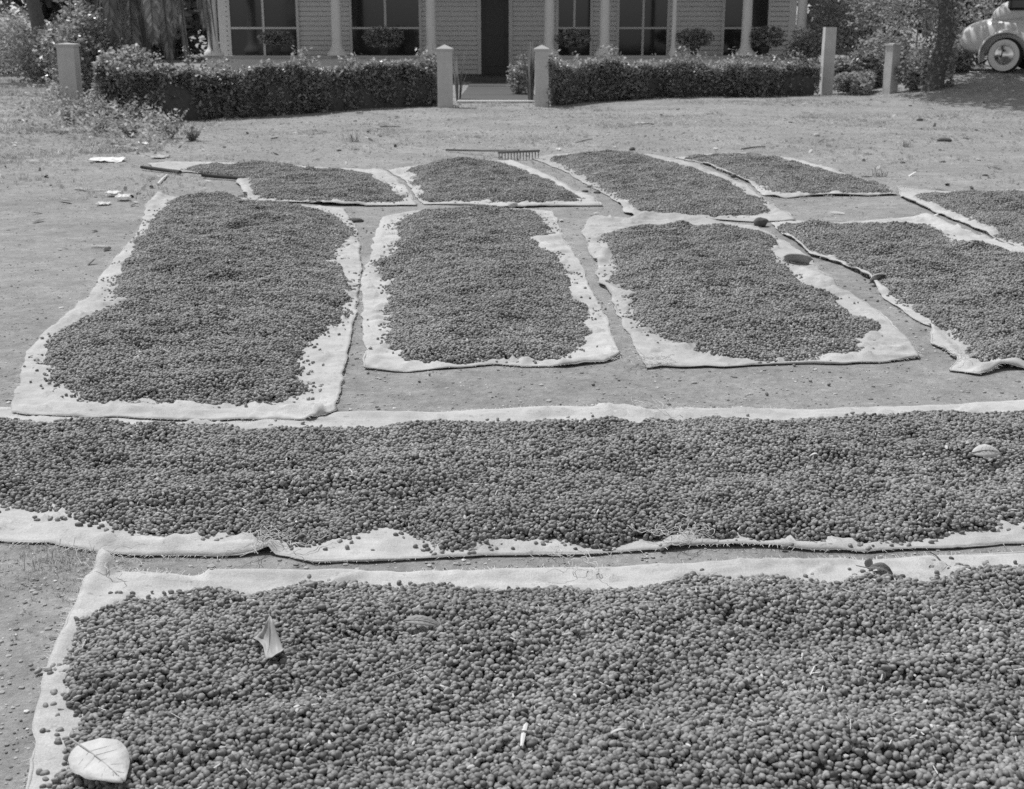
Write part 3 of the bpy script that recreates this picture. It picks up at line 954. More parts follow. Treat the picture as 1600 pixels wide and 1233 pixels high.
def resample(pl, n):
    pl = np.array(pl); d = np.r_[0, np.cumsum(np.hypot(*np.diff(pl, axis=0).T))]
    u = np.linspace(0, d[-1], n)
    return np.stack([np.interp(u, d, pl[:, 0]), np.interp(u, d, pl[:, 1])], 1)


CL = {}


def seg_dist(pl, X, Y):
    pl = np.asarray(pl); a = pl[:-1]; b = pl[1:]
    best = np.full(X.shape, 1e9)
    for (ax, ay), (bx, by) in zip(a, b):
        dx, dy = bx - ax, by - ay
        t = np.clip(((X - ax) * dx + (Y - ay) * dy) / (dx * dx + dy * dy + 1e-12), 0, 1)
        best = np.minimum(best, np.hypot(X - ax - t * dx, Y - ay - t * dy))
    return best


def cloth(key, label, bottom, right, top, left, off=0.004, step=0.025, ridges=(), rim=0.0012, seed=0, m=0, hem=0.005, wr=1.0):
    """sides in photo pixels; bottom/top run left to right, left/right run near to far"""
    S = [np.array([P(*p)[:2] for p in s]) for s in (bottom, right, top, left)]
    def ln(p): return np.hypot(*np.diff(p, axis=0).T).sum()
    nu = int(max(ln(S[0]), ln(S[2])) / step) + 2
    nv = int(max(ln(S[1]), ln(S[3])) / step) + 2
    nu, nv = min(nu, 220), min(nv, 260)
    B, R_, T_, L_ = resample(S[0], nu), resample(S[1], nv), resample(S[2], nu), resample(S[3], nv)
    T_[0] = L_[-1]; B[0] = L_[0]; R_[0] = B[-1]; R_[-1] = T_[-1]
    def jit(pl, s_):
        k = np.arange(len(pl)); e = np.minimum(k, len(pl) - 1 - k).clip(0, 4) / 4
        q = pl.copy()
        q[:, 0] += (fbm(pl[:, 0] * 7 + s_, pl[:, 1] * 7, s_) - 0.5) * 0.035 * e
        q[:, 1] += (fbm(pl[:, 0] * 7, pl[:, 1] * 7 + s_, s_ + 5) - 0.5) * 0.035 * e
        return q
    B, R_, T_, L_ = jit(B, seed + 1), jit(R_, seed + 2), jit(T_, seed + 3), jit(L_, seed + 4)
    u = np.linspace(0, 1, nu)[None, :, None]; v = np.linspace(0, 1, nv)[:, None, None]
    G = (1 - v) * B[None] + v * T_[None] + (1 - u) * L_[:, None] + u * R_[:, None] - (
        (1 - u) * (1 - v) * B[0] + u * (1 - v) * B[-1] + (1 - u) * v * T_[0] + u * v * T_[-1])
    X, Y = G[..., 0], G[..., 1]
    out = np.vstack([B[:-1], R_[:-1], T_[::-1][:-1], L_[::-1][:-1]])
    D = np.abs(sdist(out, X.ravel(), Y.ravel())).reshape(X.shape)
    D[0] = 0; D[-1] = 0; D[:, 0] = 0; D[:, -1] = 0
    amp = 0.25 + 1.5 * fbm(X * 2.3, Y * 2.3, seed + 9)
    Z = gz(X, Y) + off
    Z = Z + rim * amp * np.exp(-((D - 0.035) / 0.028) ** 2) * wr
    fold = np.abs(fbm(X * 3 + 0.8 * Y, Y * 5, seed + 20, 3) - 0.5)
    Z = Z + wr * 0.017 * np.exp(-(fold / 0.020) ** 2) * sst(0.0, 0.06, D)
    fold2 = np.abs(fbm(X * 5 - 1.1 * Y, Y * 9 + X, seed + 23, 2) - 0.5)
    Z = Z + wr * 0.009 * np.exp(-(fold2 / 0.025) ** 2) * sst(0.0, 0.04, D)
    Z = Z + wr * 0.010 * (fbm(X * 8, Y * 8, seed + 30, 3) - 0.4).clip(0, 1) * sst(0.0, 0.03, D)
    for (pl, hh, ww) in ridges:
        dd = seg_dist(wpoly(pl), X, Y)
        Z = Z + hh * (0.6 + 0.8 * fbm(X * 6, Y * 6, seed + 40)) * np.exp(-(dd / ww) ** 2)
    lip = (0.000 + 0.0045 * fbm(X * 5, Y * 5, seed + 50)) * np.exp(-(D / 0.015) ** 2)
    Z = Z + lip
    Vv = np.stack([X.ravel(), Y.ravel(), Z.ravel()], 1)
    ii = np.arange(nu * nv).reshape(nv, nu)
    Fc = np.stack([ii[:-1, :-1], ii[:-1, 1:], ii[1:, 1:], ii[1:, :-1]], -1).reshape(-1, 4)
    o = obj('burlap_sheet', pyd(Vv, Fc.tolist()), CLOTH_M[m], smooth=True)
    tag(o, label, 'burlap sheet', 'burlap sheets spread out on the yard')
    sd = o.modifiers.new('thickness', 'SOLIDIFY'); sd.thickness = 0.0018; sd.offset = 1
    # rolled selvedge
    bm = bmesh.new()
    loop = list(ii[0, :]) + list(ii[1:, -1]) + list(ii[-1, -2::-1]) + list(ii[-2:0, 0][::-1] if False else ii[-2:0:-1, 0])
    pts = [Vector(Vv[k]) for k in loop]
    nn = len(pts)
    rad = [max(0.0016, hem * (2.6 * float(fbm(pts[k].x * 3.1 + seed, pts[k].y * 3.1, seed + 60, 3)) - 0.95)) for k in range(nn)]
    pts2 = [p + Vector((0, 0, r_ * 0.1)) for p, r_ in zip(pts, rad)]
    tube(bm, pts2 + pts2[:1], rad + rad[:1], 7, cap=False, flat=0.8)
    h = obj('hem', bm, CLOTH_M[m], o, smooth=True)
    # short frayed threads all round the edge
    rr_ = np.random.default_rng(seed + 900); FV = []; cen = out.mean(0); nf_ = 0
    loopv = Vv[np.array(loop)]
    for k in range(nn):
        a_, b2 = loopv[k], loopv[(k + 1) % nn]
        tv = b2 - a_; ln_ = np.linalg.norm(tv[:2]) + 1e-9; nv_ = np.array([tv[1], -tv[0], 0]) / ln_
        dens_ = float(fbm(a_[0] * 2.2 + 7, a_[1] * 2.2, seed + 70, 3))
        for q_ in range(int(ln_ / 0.004 * max(0.0, (dens_ - 0.34)) * 1.6 + rr_.random())):
            p_ = a_ + tv * rr_.random() + np.array([0, 0, 0.001]); L2 = rr_.uniform(0.006, 0.022) * (0.5 + dens_)
            dd_ = nv_ * L2 + tv / ln_ * rr_.normal() * 0.008; dd_[2] = rr_.uniform(-0.002, 0.005) 
            w2 = tv / ln_ * 0.0007
            FV += [p_ - w2, p_ + w2, p_ + dd_ + w2 * 0.5, p_ + dd_ - w2 * 0.5]; nf_ += 1
    if nf_:
        fo = obj('fringe', quads(np.array(FV), nf_), M['thread'], o); fo['kind'] = 'stuff'
    CL[key] = dict(obj=o, poly=out, off=off)
    return o


cloth('P', 'nearest burlap sheet with a turned up corner peak at its back left',
      [(20, 1420), (800, 1440), (1760, 1420)],
      [(1760, 1420), (1745, 1100), (1730, 862)],
      [(158, 889), (185, 899), (221, 898), (255, 904), (333, 901), (371, 897), (460, 899), (570, 898), (648, 899), (700, 896), (840, 893), (1002, 885), (1105, 881), (1180, 877), (1380, 874), (1550, 868), (1730, 862)],
      [(20, 1420), (45, 1233), (60, 1110), (70, 1060), (80, 1033), (89, 1018), (107, 992), (112, 971), (122, 927), (146, 898), (158, 889)],
      step=0.014, seed=1, m=0, hem=0.006, rim=0.003,
      ridges=[([(150, 905), (118, 960), (104, 1000), (84, 1040)], 0.012, 0.02), ([(161, 890), (170, 899)], 0.050, 0.020), ([(905, 880), (895, 960)], 0.004, 0.006), ([(330, 896), (322, 940)], 0.004, 0.006), ([(1240, 868), (1262, 930)], 0.004, 0.006),
              ([(330, 903), (560, 902)], 0.012, 0.016), ([(600, 905), (720, 902)], 0.012, 0.014), ([(1150, 885), (1320, 880)], 0.010, 0.016),
              ([(120, 1000), (200, 925), (260, 912)], 0.008, 0.03)])
cloth('R', 'very long burlap sheet lying crosswise, second from the camera',
      [(-120, 842), (75, 852), (110, 860), (160, 867), (235, 871), (335, 870), (415, 866), (440, 872), (502, 882), (615, 879), (740, 872), (840, 868), (920, 866), (995, 861), (1055, 857), (1080, 853), (1180, 855), (1292, 861), (1392, 862), (1505, 856), (1565, 851), (1750, 842)],
      [(1750, 842), (1740, 740), (1720, 628)],
      [(-60, 640), (200, 645), (500, 650), (661, 647), (840, 640), (946, 638), (1010, 643), (1063, 638), (1220, 641), (1401, 638), (1496, 635), (1569, 630), (1720, 628)],
      [(-120, 842), (-90, 740), (-60, 640)], step=0.02, seed=2, m=2, hem=0.004, rim=0.002,
      ridges=[([(940, 641), (975, 645), (1008, 650)], 0.022, 0.022), ([(75, 828), (180, 850), (330, 860), (415, 860)], 0.012, 0.03),
              ([(420, 866), (440, 850)], 0.010, 0.02), ([(1050, 857), (1075, 847)], 0.014, 0.02), ([(1090, 850), (1300, 856)], 0.008, 0.02),
              ([(530, 652), (700, 655), (830, 652)], 0.007, 0.02), ([(418, 872), (492, 652)], 0.005, 0.007), ([(1072, 858), (1012, 640)], 0.005, 0.007), ([(700, 880), (712, 645)], 0.003, 0.006), ([(1440, 640), (1500, 866)], 0.003, 0.006)])
cloth('A', 'large burlap sheet on the left with a wide bare front margin',
      [(20, 650), (75, 655), (150, 659), (300, 662), (420, 663), (490, 661), (525, 648)],
      [(525, 648), (535, 606), (544, 543), (551, 521), (557, 492), (562, 448), (565, 426), (565, 410), (562, 382), (557, 366), (547, 344), (537, 328)],
      [(247, 306), (278, 310), (380, 318), (450, 322), (537, 328)],
      [(20, 650), (30, 590), (45, 550), (76, 518), (114, 486), (137, 470), (155, 439), (180, 407), (212, 369), (224, 345), (228, 325), (247, 306)],
      off=0.010, step=0.018, seed=3, m=0, hem=0.005,
      ridges=[([(80, 640), (200, 648), (290, 652)], 0.020, 0.022), ([(300, 655), (420, 648), (500, 652)], 0.018, 0.022), ([(180, 642), (330, 645)], 0.014, 0.018),
              ([(125, 480), (160, 483), (190, 478)], 0.02, 0.03), ([(485, 660), (522, 640)], 0.015, 0.015), ([(228, 325), (262, 326)], 0.02, 0.035), ([(250, 306), (238, 320)], 0.03, 0.05)])
cloth('B', 'burlap sheet in the middle of the yard between two narrow earth paths',
      [(570, 578), (640, 582), (720, 577), (770, 572), (820, 576), (883, 575), (946, 566), (969, 557)],
      [(969, 557), (964, 546), (956, 524), (953, 505), (943, 492), (931, 467), (921, 448), (912, 423), (899, 401), (880, 375), (871, 347), (862, 331)],
      [(598, 341), (640, 332), (700, 327), (800, 326), (862, 331)],
      [(570, 578), (571, 543), (566, 511), (568, 486), (565, 467), (563, 442), (570, 423), (579, 401), (585, 369), (598, 341)],
      step=0.017, seed=4, m=2, hem=0.006, off=0.004,
      ridges=[([(880, 572), (945, 562), (966, 556)], 0.018, 0.03), ([(845, 378), (880, 373)], 0.03, 0.06), ([(572, 576), (590, 560)], 0.014, 0.02), ([(565, 463), (610, 466)], 0.008, 0.02)])
cloth('C', 'burlap sheet right of centre with wavy left side and big bare front right corner',
      [(1010, 577), (1070, 574), (1130, 574), (1180, 571), (1243, 569), (1322, 570), (1385, 568), (1436, 562)],
      [(1436, 562), (1433, 552), (1414, 527), (1385, 502), (1357, 477), (1332, 461), (1306, 448), (1280, 425), (1268, 408), (1246, 394), (1205, 368), (1182, 356)],
      [(918, 347), (946, 343), (991, 344), (1010, 338), (1057, 342), (1120, 348), (1182, 356)],
      [(1010, 577), (1007, 565), (991, 540), (975, 511), (962, 483), (955, 464), (939, 448), (932, 429), (936, 415), (923, 401), (921, 382), (910, 363), (918, 347)],
      step=0.017, seed=5, m=1, hem=0.007, off=0.006,
      ridges=[([(930, 346), (985, 349), (1010, 340), (1050, 343), (1110, 350)], 0.035, 0.06), ([(925, 390), (945, 398), (938, 414)], 0.03, 0.04),
              ([(943, 448), (962, 462), (985, 463)], 0.022, 0.03), ([(1376, 540), (1340, 545), (1365, 528)], 0.014, 0.03), ([(1245, 425), (1300, 445)], 0.028, 0.05),
              ([(1300, 565), (1425, 560)], 0.015, 0.025)])
cloth('D', 'burlap sheet with a ragged folded left side running out of view on the right',
      [(1484, 581), (1528, 587), (1569, 579), (1700, 580), (1930, 570)],
      [(1930, 570), (1800, 470), (1690, 410), (1553, 381)],
      [(1205, 350), (1244, 346), (1292, 352), (1370, 345), (1446, 340), (1474, 350), (1498, 368), (1553, 381)],
      [(1484, 581), (1494, 569), (1484, 559), (1457, 540), (1452, 511), (1427, 502), (1401, 480), (1373, 461), (1357, 437), (1316, 416), (1266, 402), (1253, 388), (1225, 370), (1205, 350)],
      step=0.022, seed=6, m=2, hem=0.008, off=0.006,
      ridges=[([(1446, 342), (1480, 358), (1500, 369)], 0.03, 0.05), ([(1230, 370), (1262, 400), (1320, 415)], 0.016, 0.03), ([(1300, 414), (1352, 433), (1380, 460)], 0.022, 0.03),
              ([(1452, 515), (1490, 560), (1530, 583)], 0.018, 0.03), ([(1540, 580), (1590, 574)], 0.03, 0.03)])
cloth('E', 'burlap sheet at the far left of the back row beside the dark poles',
      [(391, 314), (420, 317), (482, 319), (505, 322), (575, 323), (651, 323)],
      [(651, 323), (640, 302), (620, 282), (597, 267)],
      [(232, 257), (275, 254), (360, 256), (422, 258), (495, 264), (597, 267)],
      [(391, 314), (378, 300), (370, 287), (376, 279), (317, 273), (280, 270), (240, 264), (232, 257)],
      off=0.010, step=0.03, seed=7, m=0, hem=0.008, ridges=[([(480, 321), (560, 322)], 0.02, 0.04), ([(376, 284), (388, 308)], 0.02, 0.05)])
cloth('F', 'burlap sheet in the back row directly in front of the rake',
      [(662, 321), (730, 321), (800, 325), (850, 324), (940, 323)],
      [(940, 323), (930, 312), (895, 300), (867, 282), (837, 268), (795, 251)],
      [(605, 267), (635, 262), (700, 252), (795, 251)],
      [(662, 321), (650, 308), (636, 285), (605, 267)],
      off=0.005, step=0.03, seed=8, m=2, hem=0.009, ridges=[([(800, 324), (930, 321)], 0.016, 0.05), ([(800, 254), (850, 276), (925, 311)], 0.014, 0.06)])
cloth('G', 'long burlap sheet in the back row, its left corner just right of the rake',
      [(975, 334), (991, 340), (1050, 340), (1120, 345), (1175, 348), (1243, 347)],
      [(1243, 347), (1200, 318), (1172, 294), (1146, 281), (1112, 268), (1072, 254), (1025, 244)],
      [(832, 249), (870, 242), (930, 238), (1025, 244)],
      [(975, 334), (967, 320), (947, 305), (920, 292), (887, 272), (832, 249)],
      off=0.006, step=0.03, seed=9, m=1, hem=0.009, ridges=[([(990, 338), (970, 320)], 0.02, 0.05), ([(1200, 325), (1236, 345)], 0.02, 0.07)])
cloth('H', 'burlap sheet at the back right, a bare earth rectangle in front of it',
      [(1192, 306), (1230, 310), (1267, 308), (1315, 307), (1355, 308), (1402, 306)],
      [(1402, 306), (1388, 293), (1340, 280), (1300, 266), (1265, 256), (1235, 248)],
      [(1056, 248), (1100, 242), (1160, 240), (1235, 248)],
      [(1192, 306), (1175, 290), (1137, 272), (1095, 256), (1056, 248)],
      off=0.005, step=0.03, seed=10, m=2, hem=0.009, ridges=[([(1100, 258), (1170, 288)], 0.02, 0.06), ([(1240, 252), (1300, 268)], 0.014, 0.06), ([(1200, 308), (1390, 306)], 0.014, 0.05)])
cloth('I', 'burlap sheet at the far right edge with a frayed pale left side',
      [(1556, 374), (1640, 408), (1760, 412), (1900, 400)],
      [(1900, 400), (1800, 350), (1700, 300)],
      [(1402, 295), (1480, 301), (1570, 300), (1700, 300)],
      [(1556, 374), (1518, 358), (1493, 348), (1442, 326), (1408, 310), (1402, 295)],
      off=0.004, step=0.03, seed=11, m=0, hem=0.010, ridges=[([(1412, 312), (1500, 345), (1550, 368)], 0.024, 0.07)])

# turned-up flaps on the sheets
def flap(name_label, A_, B_, hh, back, m, parent):
    """a triangle-ish fold standing on the line A-B (pixels), leaning back"""
    a, b = PG(*A_, 0.012), PG(*B_, 0.012)
    bm = bmesh.new(); n, k = 9, 6
    rows = []
    for j in range(k + 1):
        v = j / k; row = []
        for i in range(n + 1):
            u = i / n
            prof = math.sin(math.pi * min(1, max(0, u * 0.96 + 0.02))) ** 0.28
            c = a.lerp(b, u)
            q = v * math.pi * 0.62
            row.append(bm.verts.new((c.x + 0.01 * math.sin(5 * u + 3 * v), c.y + back * (1 - math.cos(q)) * prof * 0.8, c.z + hh * math.sin(q) * prof)))
        rows.append(row)
    for j in range(k):
        for i in range(n): bm.faces.new((rows[j][i], rows[j][i + 1], rows[j + 1][i + 1], rows[j + 1][i]))
    o = obj('turned_flap', bm, m, parent, smooth=True)
    s = o.modifiers.new('t', 'SOLIDIFY'); s.thickness = 0.004
    return o
flap('', (1222, 411), (1266, 416), 0.060, -0.05, CLOTH_M[1], CL['C']['obj'])
flap('', (1357, 447), (1380, 440), 0.045, -0.03, CLOTH_M[1], CL['D']['obj'])

# loose jute threads
def thread(px, py, key, n, seed, spread=0.05):
    r = random.Random(seed); bm = bmesh.new()
    c = PG(px, py, 0.02)
    for i in range(n):
        p = c + Vector((r.uniform(-spread, spread), r.uniform(-spread, spread) * 0.6, 0)); a = r.uniform(0, 6.28); pts = []
        for k in range(12):
            pts.append(Vector((p.x, p.y, c.z + 0.01 + 0.014 * abs(math.sin(k * 0.8 + i)))))
            a += r.uniform(-0.9, 0.9); p = p + Vector((math.cos(a), math.sin(a), 0)) * 0.013
        tube(bm, pts, 0.0009, 4)
    obj('frayed_threads', bm, M['thread'], CL[key]['obj'])
thread(430, 862, 'R', 16, 1); thread(1066, 852, 'R', 18, 2); thread(905, 893, 'P', 8, 3, 0.08); thread(1012, 648, 'R', 6, 4)
thread(1012, 575, 'C', 22, 5, 0.05); thread(1500, 565, 'D', 10, 6, 0.06); thread(1400, 300, 'I', 22, 7, 0.1); thread(160, 893, 'P', 6, 8)

# ------------------------------------------------------------------ heaps of drying coffee cherries
HEAPS = {
 'P': [(85, 1420), (99, 1186), (99, 1165), (112, 1140), (117, 1111), (99, 1095), (103, 1062), (96, 1041), (99, 1005), (122, 976), (161, 955), (205, 936), (273, 925), (345, 920), (410, 922), (440, 920),
       (479, 911), (596, 916), (700, 914), (840, 914), (1002, 912), (1041, 906), (1118, 899), (1220, 902), (1297, 906), (1349, 897), (1408, 894), (1452, 906), (1504, 891), (1567, 888), (1700, 880), (1730, 1420)],
 'R': [(-90, 780), (0, 790), (75, 800), (110, 806), (160, 812), (180, 825), (222, 835), (285, 840), (340, 840), (422, 847), (447, 855), (500, 852), (540, 845), (560, 837), (600, 830), (627, 832), (655, 848), (690, 862), (740, 865),
       (802, 850), (820, 845), (870, 842), (920, 848), (952, 855), (995, 850), (1070, 842), (1180, 842), (1280, 846), (1405, 847), (1480, 833), (1530, 825), (1567, 812), (1720, 800), (1700, 642), (1570, 647), (1400, 650), (1305, 651),
       (1220, 655), (1020, 652), (995, 658), (840, 659), (777, 661), (640, 665), (585, 674), (440, 670), (385, 674), (360, 669), (310, 666), (172, 663), (105, 661), (75, 663), (-50, 663)],
 'A': [(262, 314), (300, 308), (365, 308), (420, 322), (470, 323), (515, 335), (540, 350), (551, 369), (530, 384), (516, 397), (525, 416), (540, 429), (552, 439), (544, 445), (536, 458), (545, 467), (528, 480), (540, 495), (532, 502), (503, 524), (471, 549),
       (459, 559), (468, 575), (456, 590), (478, 612), (459, 619), (440, 629), (380, 633), (319, 635), (256, 631), (186, 627), (145, 624), (117, 612), (88, 597), (70, 575), (66, 555), (79, 533), (107, 511), (142, 495), (186, 480), (177, 448), (182, 429), (196, 410),
       (209, 397), (205, 378), (224, 363), (250, 331)],
 'B': [(617, 350), (646, 336), (674, 328), (760, 325), (835, 331), (855, 353), (861, 366), (839, 375), (842, 388), (864, 397), (877, 416), (893, 442), (893, 467), (915, 480), (922, 495), (905, 508), (918, 518), (912, 537), (886, 552), (855, 565), (820, 562),
       (756, 568), (687, 570), (636, 565), (627, 552), (608, 543), (611, 511), (601, 486), (604, 467), (608, 442), (592, 429), (592, 407), (617, 394), (623, 372)],
 'C': [(940, 365), (972, 358), (1003, 354), (1041, 355), (1060, 351), (1092, 355), (1136, 360), (1184, 362), (1209, 371), (1212, 382), (1202, 394), (1221, 410), (1240, 429), (1256, 448), (1303, 462), (1313, 477), (1338, 496), (1360, 499), (1376, 515), (1351, 527), (1344, 540),
       (1303, 556), (1268, 563), (1212, 562), (1161, 564), (1098, 552), (1067, 540), (1022, 521), (994, 502), (988, 480), (991, 461), (975, 451), (956, 439), (962, 413), (950, 397), (950, 382)],
 'D': [(1215, 355), (1245, 352), (1330, 354), (1446, 352), (1466, 362), (1482, 373), (1534, 382), (1600, 402), (1690, 425), (1780, 480), (1870, 560), (1700, 570), (1566, 571), (1537, 568), (1509, 559), (1506, 540), (1493, 521), (1461, 511), (1433, 486), (1401, 467), (1376, 448), (1360, 429),
       (1319, 409), (1284, 401), (1259, 390), (1236, 369)],
 'E': [(292, 262), (322, 256), (360, 258), (422, 258), (462, 261), (495, 267), (575, 270), (583, 280), (607, 290), (617, 302), (628, 315), (560, 317), (480, 315), (405, 312), (393, 298), (386, 283), (355, 274), (317, 270)],
 'F': [(635, 266), (665, 257), (700, 253), (725, 250), (775, 253), (800, 261), (830, 272), (865, 287), (895, 305), (908, 315), (800, 317), (750, 317), (670, 316), (655, 309), (662, 300), (645, 285), (655, 272)],
 'G': [(860, 248), (907, 241), (950, 237), (980, 241), (1017, 247), (1062, 260), (1112, 275), (1145, 287), (1162, 302), (1185, 312), (1206, 331), (1180, 337), (1120, 339), (1066, 338), (991, 330), (981, 322), (983, 315), (950, 297), (925, 285), (895, 267), (885, 257)],
 'H': [(1070, 247), (1112, 243), (1130, 241), (1175, 241), (1215, 246), (1245, 255), (1287, 267), (1330, 279), (1372, 287), (1390, 297), (1385, 301), (1315, 302), (1230, 305), (1207, 300), (1195, 290), (1162, 280), (1125, 265), (1097, 253)],
 'I': [(1430, 306), (1480, 303), (1570, 302), (1680, 303), (1780, 345), (1860, 395), (1700, 402), (1620, 392), (1553, 367), (1506, 348), (1490, 332), (1455, 319)],
}
HL = {
 'P': 'deep heap of drying coffee cherries nearest the camera, a star shaped leaf on it',
 'R': 'long crosswise band of drying coffee cherries, second from the camera',
 'A': 'large heap of drying coffee cherries on the left sheet',
 'B': 'heap of drying coffee cherries on the middle sheet',
 'C': 'heap of drying coffee cherries right of the centre path',
 'D': 'heap of drying coffee cherries running out of view on the right',
 'E': 'far heap of drying coffee cherries beside the dark pole',
 'F': 'far heap of drying coffee cherries in front of the rake',
 'G': 'far long heap of drying coffee cherries right of the rake',
 'H': 'far heap of drying coffee cherries at the back right',
 'I': 'far heap of drying coffee cherries at the right edge',
}
DEPTH = dict(P=0.050, R=0.046, A=0.045, B=0.040, C=0.040, D=0.040, E=0.035, F=0.040, G=0.045, H=0.035, I=0.035)
SP = 0.0124


def heap_h(key, X, Y, d):
    """height of the heap surface above the cloth"""
    s = ord(key)
    D_ = DEPTH[key]
    rise = 1 - np.exp(-np.clip(d, 0, None) / (0.10 if key in 'PR' else 0.12))
    u1 = fbm(X * 2.6 + 0.9 * fbm(X, Y, s), Y * 4.6, s + 1, 3)
    u2 = fbm(X * 7.5, Y * 10.5, s + 2, 3)
    rid = 1 - np.abs(2 * fbm(X * 1.5 + 3.0, Y * 3.1, s + 5, 3) - 1) * 2.2
    u3 = fbm(X * 4.2 + 5, Y * 6.4, s + 8, 2)
    return D_ * rise * (0.18 + 1.0 * u1 + 0.42 * np.clip(rid, -0.5, 1)) + rise * ((0.026 if key in 'PR' else 0.040) * (u2 - 0.42) + (0.062 if key in 'PR' else 0.085) * (u3 - 0.43))


def heap_points(key):
    hp = HEAPS[key]                    # the traced outline is the heap's skin: at cloth level in front, a little higher behind
    ylo, yhi = min(q[1] for q in hp), min(max(q[1] for q in hp), 1200)
    poly = np.array([P(q[0], q[1], 0.002 + CL[key]['off'] + 0.016 * min(1, max(0, (yhi - q[1]) / (yhi - ylo))))[:2] for q in hp])
    x0, y0 = poly.min(0) - 0.12; x1, y1 = poly.max(0) + 0.12
    far = key in 'EFGHI'
    out = []
    for layer in (0, 1, 2):
        sp = SP * (1.0 if layer < 2 else 1.6)
        rx = np.arange(x0, x1, sp); ry = np.arange(y0, y1, sp * 0.87)
        X, Y = np.meshgrid(rx, ry)
        X = X + (np.arange(len(ry)) % 2)[:, None] * sp * 0.5 + layer * sp * 0.37
        Y = Y + layer * sp * 0.43
        X = (X + rng.normal(0, 0.27, X.shape) * sp).ravel(); Y = (Y + rng.normal(0, 0.27, Y.shape) * sp).ravel()
        # cull what no step aside could bring into view
        keep = (np.abs(X) < Y * 0.52 + 0.25) & (Y > 1.75)
        X, Y = X[keep], Y[keep]
        d = sdist(poly, X, Y)
        edge = (fbm(X * 9, Y * 9, 77, 4) - 0.5) * 0.10
        d = d + edge
        lim = 0.0 if layer == 0 else (0.012 if layer == 1 else 0.02)
        k = d > lim
        if layer == 0:
            pz = np.exp(np.minimum(d, 0) / 0.028) * 0.45 * (fbm(X * 5, Y * 5, 99, 3) > 0.44)
            k = k | ((rng.random(len(d)) < pz) & (d > -0.11))
        X, Y, d = X[k], Y[k], d[k]
        if layer == 0:                       # few fall off the sheet itself
            o_ = np.where(d < 0.03)[0]; off_ = sdist(CL[key]['poly'], X[o_], Y[o_]) < 0.006
            kk_ = np.ones(len(X), bool); kk_[o_[off_ & (rng.random(len(o_)) < 0.93)]] = False
            X, Y, d = X[kk_], Y[kk_], d[kk_]
        drop = rng.random(len(X)) < (0.0, 0.20, 0.36)[layer]
        X, Y, d = X[~drop], Y[~drop], d[~drop]
        H = heap_h(key, X, Y, d)
        z = gz(X, Y) + CL[key]['off'] + 0.003 + np.maximum(H, 0) + (0.0035, 0.0080, 0.0118)[layer] + rng.normal(0, 0.0016, len(X)) * (d > 0.01)
        out.append(np.stack([X, Y, z, d, np.full(len(X), layer)], 1))
    return poly, np.vstack(out)


singles = []     # individually built cherries: (x, y, z, group key)
pieces = {}
for key in HEAPS:
    poly, A_ = heap_points(key)
    pieces[key] = (poly, A_)
# pick out individuals: the strays lying on bare cloth of the near sheets, and the nearest row of the nearest heap
def project(X, Y, Z):
    dz = Z - CAMH
    zc = Y * math.cos(TH) - dz * math.sin(TH)
    yc = Y * math.sin(TH) + dz * math.cos(TH)
    return CX + F * X / zc, CY - F * yc / zc
taken = {}
quota = dict(P=22, R=50, A=34, B=28, C=24)
for key, q in quota.items():
    A_ = pieces[key][1]
    px, py = project(A_[:, 0], A_[:, 1], A_[:, 2])
    vis = (px > 10) & (px < 1590) & (py > 5) & (py < 1225) & (A_[:, 4] == 0) & (A_[:, 3] < -0.012)
    c = np.where(vis)[0]
    c = rng.permutation(c)[:q]
    taken[key] = list(c)
A_ = pieces['P'][1]
px, py = project(A_[:, 0], A_[:, 1], A_[:, 2])
c = np.where((px > 195) & (px < 1590) & (py > 1190) & (py < 1228) & (A_[:, 4] >= 1) & (A_[:, 3] > 0.05))[0]
c = c[np.argsort(-A_[c, 4] * 40 - py[c])][:125]
front_row = set(c.tolist())

LAB = dict(P='lone dark coffee cherry on the bare margin of the nearest burlap sheet',
           R='lone dark coffee cherry on the bare front margin of the long crosswise sheet',
           A='lone dark coffee cherry on the bare margin of the large left sheet',
           B='lone dark coffee cherry on the bare margin of the middle sheet',
           C='lone dark coffee cherry on the bare margin of the sheet right of centre')


def single(x, y, z, lab, grp, rot=None):
    k = int(rng.integers(0, 9))
    o = bpy.data.objects.new('coffee_cherry', BEANS[k]); COL.objects.link(o)
    o.location = (x, y, z)
    o.rotation_euler = rot if rot is not None else (rng.normal() * 0.3, rng.normal() * 0.3, rng.random() * 6.28)
    s = rng.uniform(0.85, 1.15); o.scale = (s, s, s)
    tag(o, lab, 'coffee cherry', grp)


